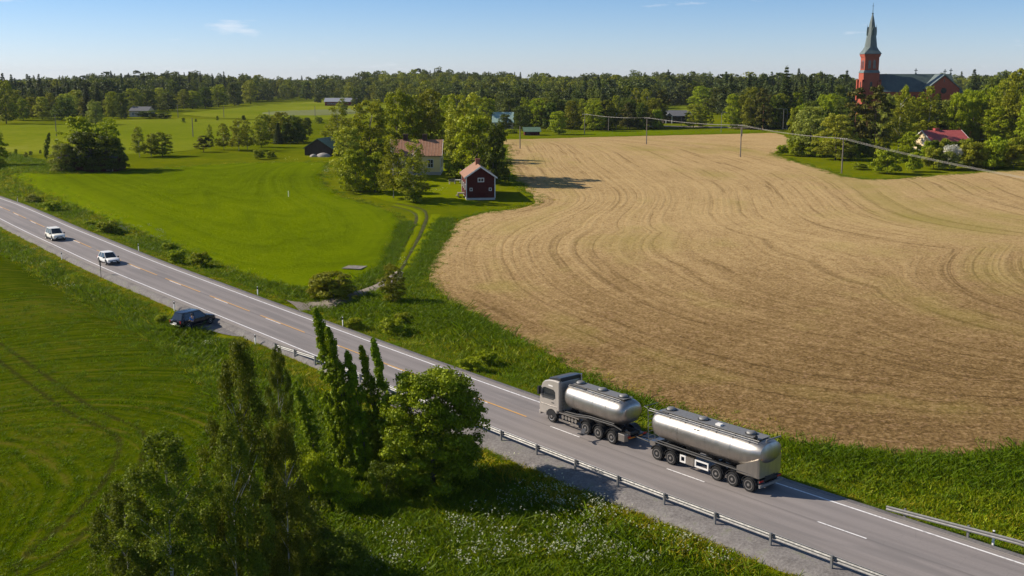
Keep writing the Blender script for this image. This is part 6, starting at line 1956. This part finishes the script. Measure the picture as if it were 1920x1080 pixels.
# ------------------------------------------------------------------ the person beside the parked car
def person(P, rz, label):
    def skin(name, joints, edges, mat, parent, sub=1):
        me = bpy.data.meshes.new(name)
        me.from_pydata([j[:3] for j in joints], edges, [])
        o = link(name, me, parent)
        me.materials.append(M[mat])
        sk = o.modifiers.new('skin', 'SKIN'); sk.use_smooth_shade = True
        if not me.skin_vertices: me.skin_vertices.new() if hasattr(me.skin_vertices, 'new') else None
        sv_ = me.skin_vertices[0].data
        for v_, j in zip(sv_, joints):
            v_.radius = (j[3], j[4] if len(j) > 4 else j[3])
        sv_[0].use_root = True
        s_ = o.modifiers.new('sub', 'SUBSURF'); s_.levels = sub; s_.render_levels = sub + 1
        return o
    o = empty('person', P, rz, label, 'person')
    J = [(0, 0, .96, .15, .11), (0, 0, 1.15, .14, .10), (0, .01, 1.36, .17, .10), (0, .02, 1.49, .055), (0, .05, 1.60, .075, .085), (0, .05, 1.70, .08, .09),
         (-.19, .01, 1.42, .06), (-.25, .03, 1.14, .048), (-.20, .24, 1.02, .038), (-.18, .32, 1.02, .03), (.19, .01, 1.42, .06), (.25, .03, 1.14, .048), (.20, .24, 1.04, .038), (.18, .32, 1.05, .03),
         (-.10, 0, .86, .085), (-.11, .03, .50, .062), (-.12, -.02, .10, .045), (-.12, .12, .05, .04), (.10, 0, .86, .085), (.12, .0, .50, .062), (.14, -.05, .10, .045), (.14, .09, .05, .04)]
    E_ = [(0, 1), (1, 2), (2, 3), (3, 4), (4, 5), (2, 6), (6, 7), (7, 8), (8, 9), (2, 10), (10, 11), (11, 12), (12, 13), (0, 14), (14, 15), (15, 16), (16, 17), (0, 18), (18, 19), (19, 20), (20, 21)]
    o_b = skin('body', J, E_, 'skin', o)
    # clothing a little outside the body
    up = [0, 1, 2, 6, 7, 10, 11]
    mp = {v: i for i, v in enumerate(up)}
    skin('shirt', [tuple(J[i][:3]) + tuple(r * 1.14 for r in J[i][3:]) for i in up], [(mp[a], mp[b_]) for a, b_ in E_ if a in mp and b_ in mp], 'blue_cloth', o)
    lo = [0, 14, 15, 16, 18, 19, 20]
    mp = {v: i for i, v in enumerate(lo)}
    skin('trousers', [tuple(J[i][:3]) + tuple(r * 1.16 for r in J[i][3:]) for i in lo], [(mp[a], mp[b_]) for a, b_ in E_ if a in mp and b_ in mp], 'dark_cloth', o)
    for x, y in ((-.12, .05), (.14, .02)):
        MB().rings([sring(-.15, .08, 0, .09, 10), sring(-.06, .11, 0, .12, 10), sring(.05, .11, 0, .09, 10), sring(.13, .07, 0, .06, 10)]).build('shoe', 'shoe_white', o, True, (x, y, .0)).rotation_euler = (0, 0, math.pi / 2)
    MB().lathe([(.02, 1.815), (.07, 1.80), (.098, 1.74), (.10, 1.68), (.085, 1.62)], 12, 'z', (0, .035, 0)).build('hair', 'hair_brown', o, True)
    for x in (-.03, .03): MB().lathe([(.004, .128), (.010, .134), (.004, .139)], 6, 'y', (x, 0, 1.68)).build('eye', 'dark_cloth', o)
    MB().box((0, .142, 1.655), (.022, .03, .04)).build('nose', 'skin', o)
    for s in (-1, 1):      # hands with five bent fingers each
        hx, hy, hz = s * .18, .32, 1.02 if s < 0 else 1.05
        hnd = MB().rings([sring(0, .05, -.03, .03, 8), sring(.05, .085, -.018, .018, 8), sring(.09, .08, -.015, .015, 8)]).build('hand', 'skin', o, True, (hx, hy, hz))
        hnd.rotation_euler = (0, 0, math.pi / 2)
        for j, (u, l) in enumerate(((-.030, .06), (-.010, .072), (.010, .068), (.030, .052))):
            MB().tube([(.085, u, 0), (.085 + l * .6, u, -.012), (.085 + l, u, -.045)], [.010, .009, .007], 6).build('finger', 'skin', hnd)
        MB().tube([(.02, -s * .035, 0), (.055, -s * .062, -.01), (.085, -s * .062, -.03)], [.012, .010, .008], 6).build('thumb', 'skin', hnd)
    return o
Pp = on(361.5, 620)
person((Pp[0], Pp[1], tz(Pp[0], Pp[1]) + .10), hd - .1, 'person in blue top and dark trousers standing at the parked dark car')

# ------------------------------------------------------------------ the bird over the road
s, l = road_s(1092, 828)
P, hd = road_pt(s, l)
m_ = MB()
m_.rings([sring(-.30, .10, -.01, .01, 10, 2), sring(-.16, .09, -.035, .03, 10, 2), sring(-.02, .15, -.07, .06, 10, 2), sring(.12, .13, -.05, .07, 10, 2), sring(.19, .07, .0, .08, 10, 2), sring(.24, .085, .01, .10, 10, 2), sring(.29, .05, .03, .085, 10, 2), sring(.35, .012, .045, .058, 10, 2)])
for s_ in (-1, 1):
    A = [(.12, s_ * .05, .05), (.16, s_ * .28, .16), (.04, s_ * .52, .22), (-.08, s_ * .50, .20), (-.10, s_ * .28, .12), (-.08, s_ * .05, .03)]
    m_.rings([A, [(x, y, z + .015) for x, y, z in A]])
bird = m_.build('bird', 'bird_grey', None, 60, (P[0], P[1], P[2] + .55))
bird.rotation_euler = (0, .1, hd + .5)
bird.scale = (1.25, 1.25, 1.25)
tag(bird, 'grey bird flying low over the road beside the truck', 'bird')

# ------------------------------------------------------------------ haze: one closed box of thin air round the whole valley
t = NT('haze')
pv = t.add('ShaderNodeVolumePrincipled')
pv.inputs['Color'].default_value = (.80, .88, 1.0, 1)
pv.inputs['Density'].default_value = .00004
pv.inputs['Anisotropy'].default_value = .1
t.l.new(pv.outputs[0], t.out.inputs['Volume'])
M['haze'] = t.m
hz = MB().box((0, 3500, 36), (12000, 10000, 90)).build('haze', 'haze')
tag(hz, 'thin summer haze lying over the valley', 'haze', kind='stuff')
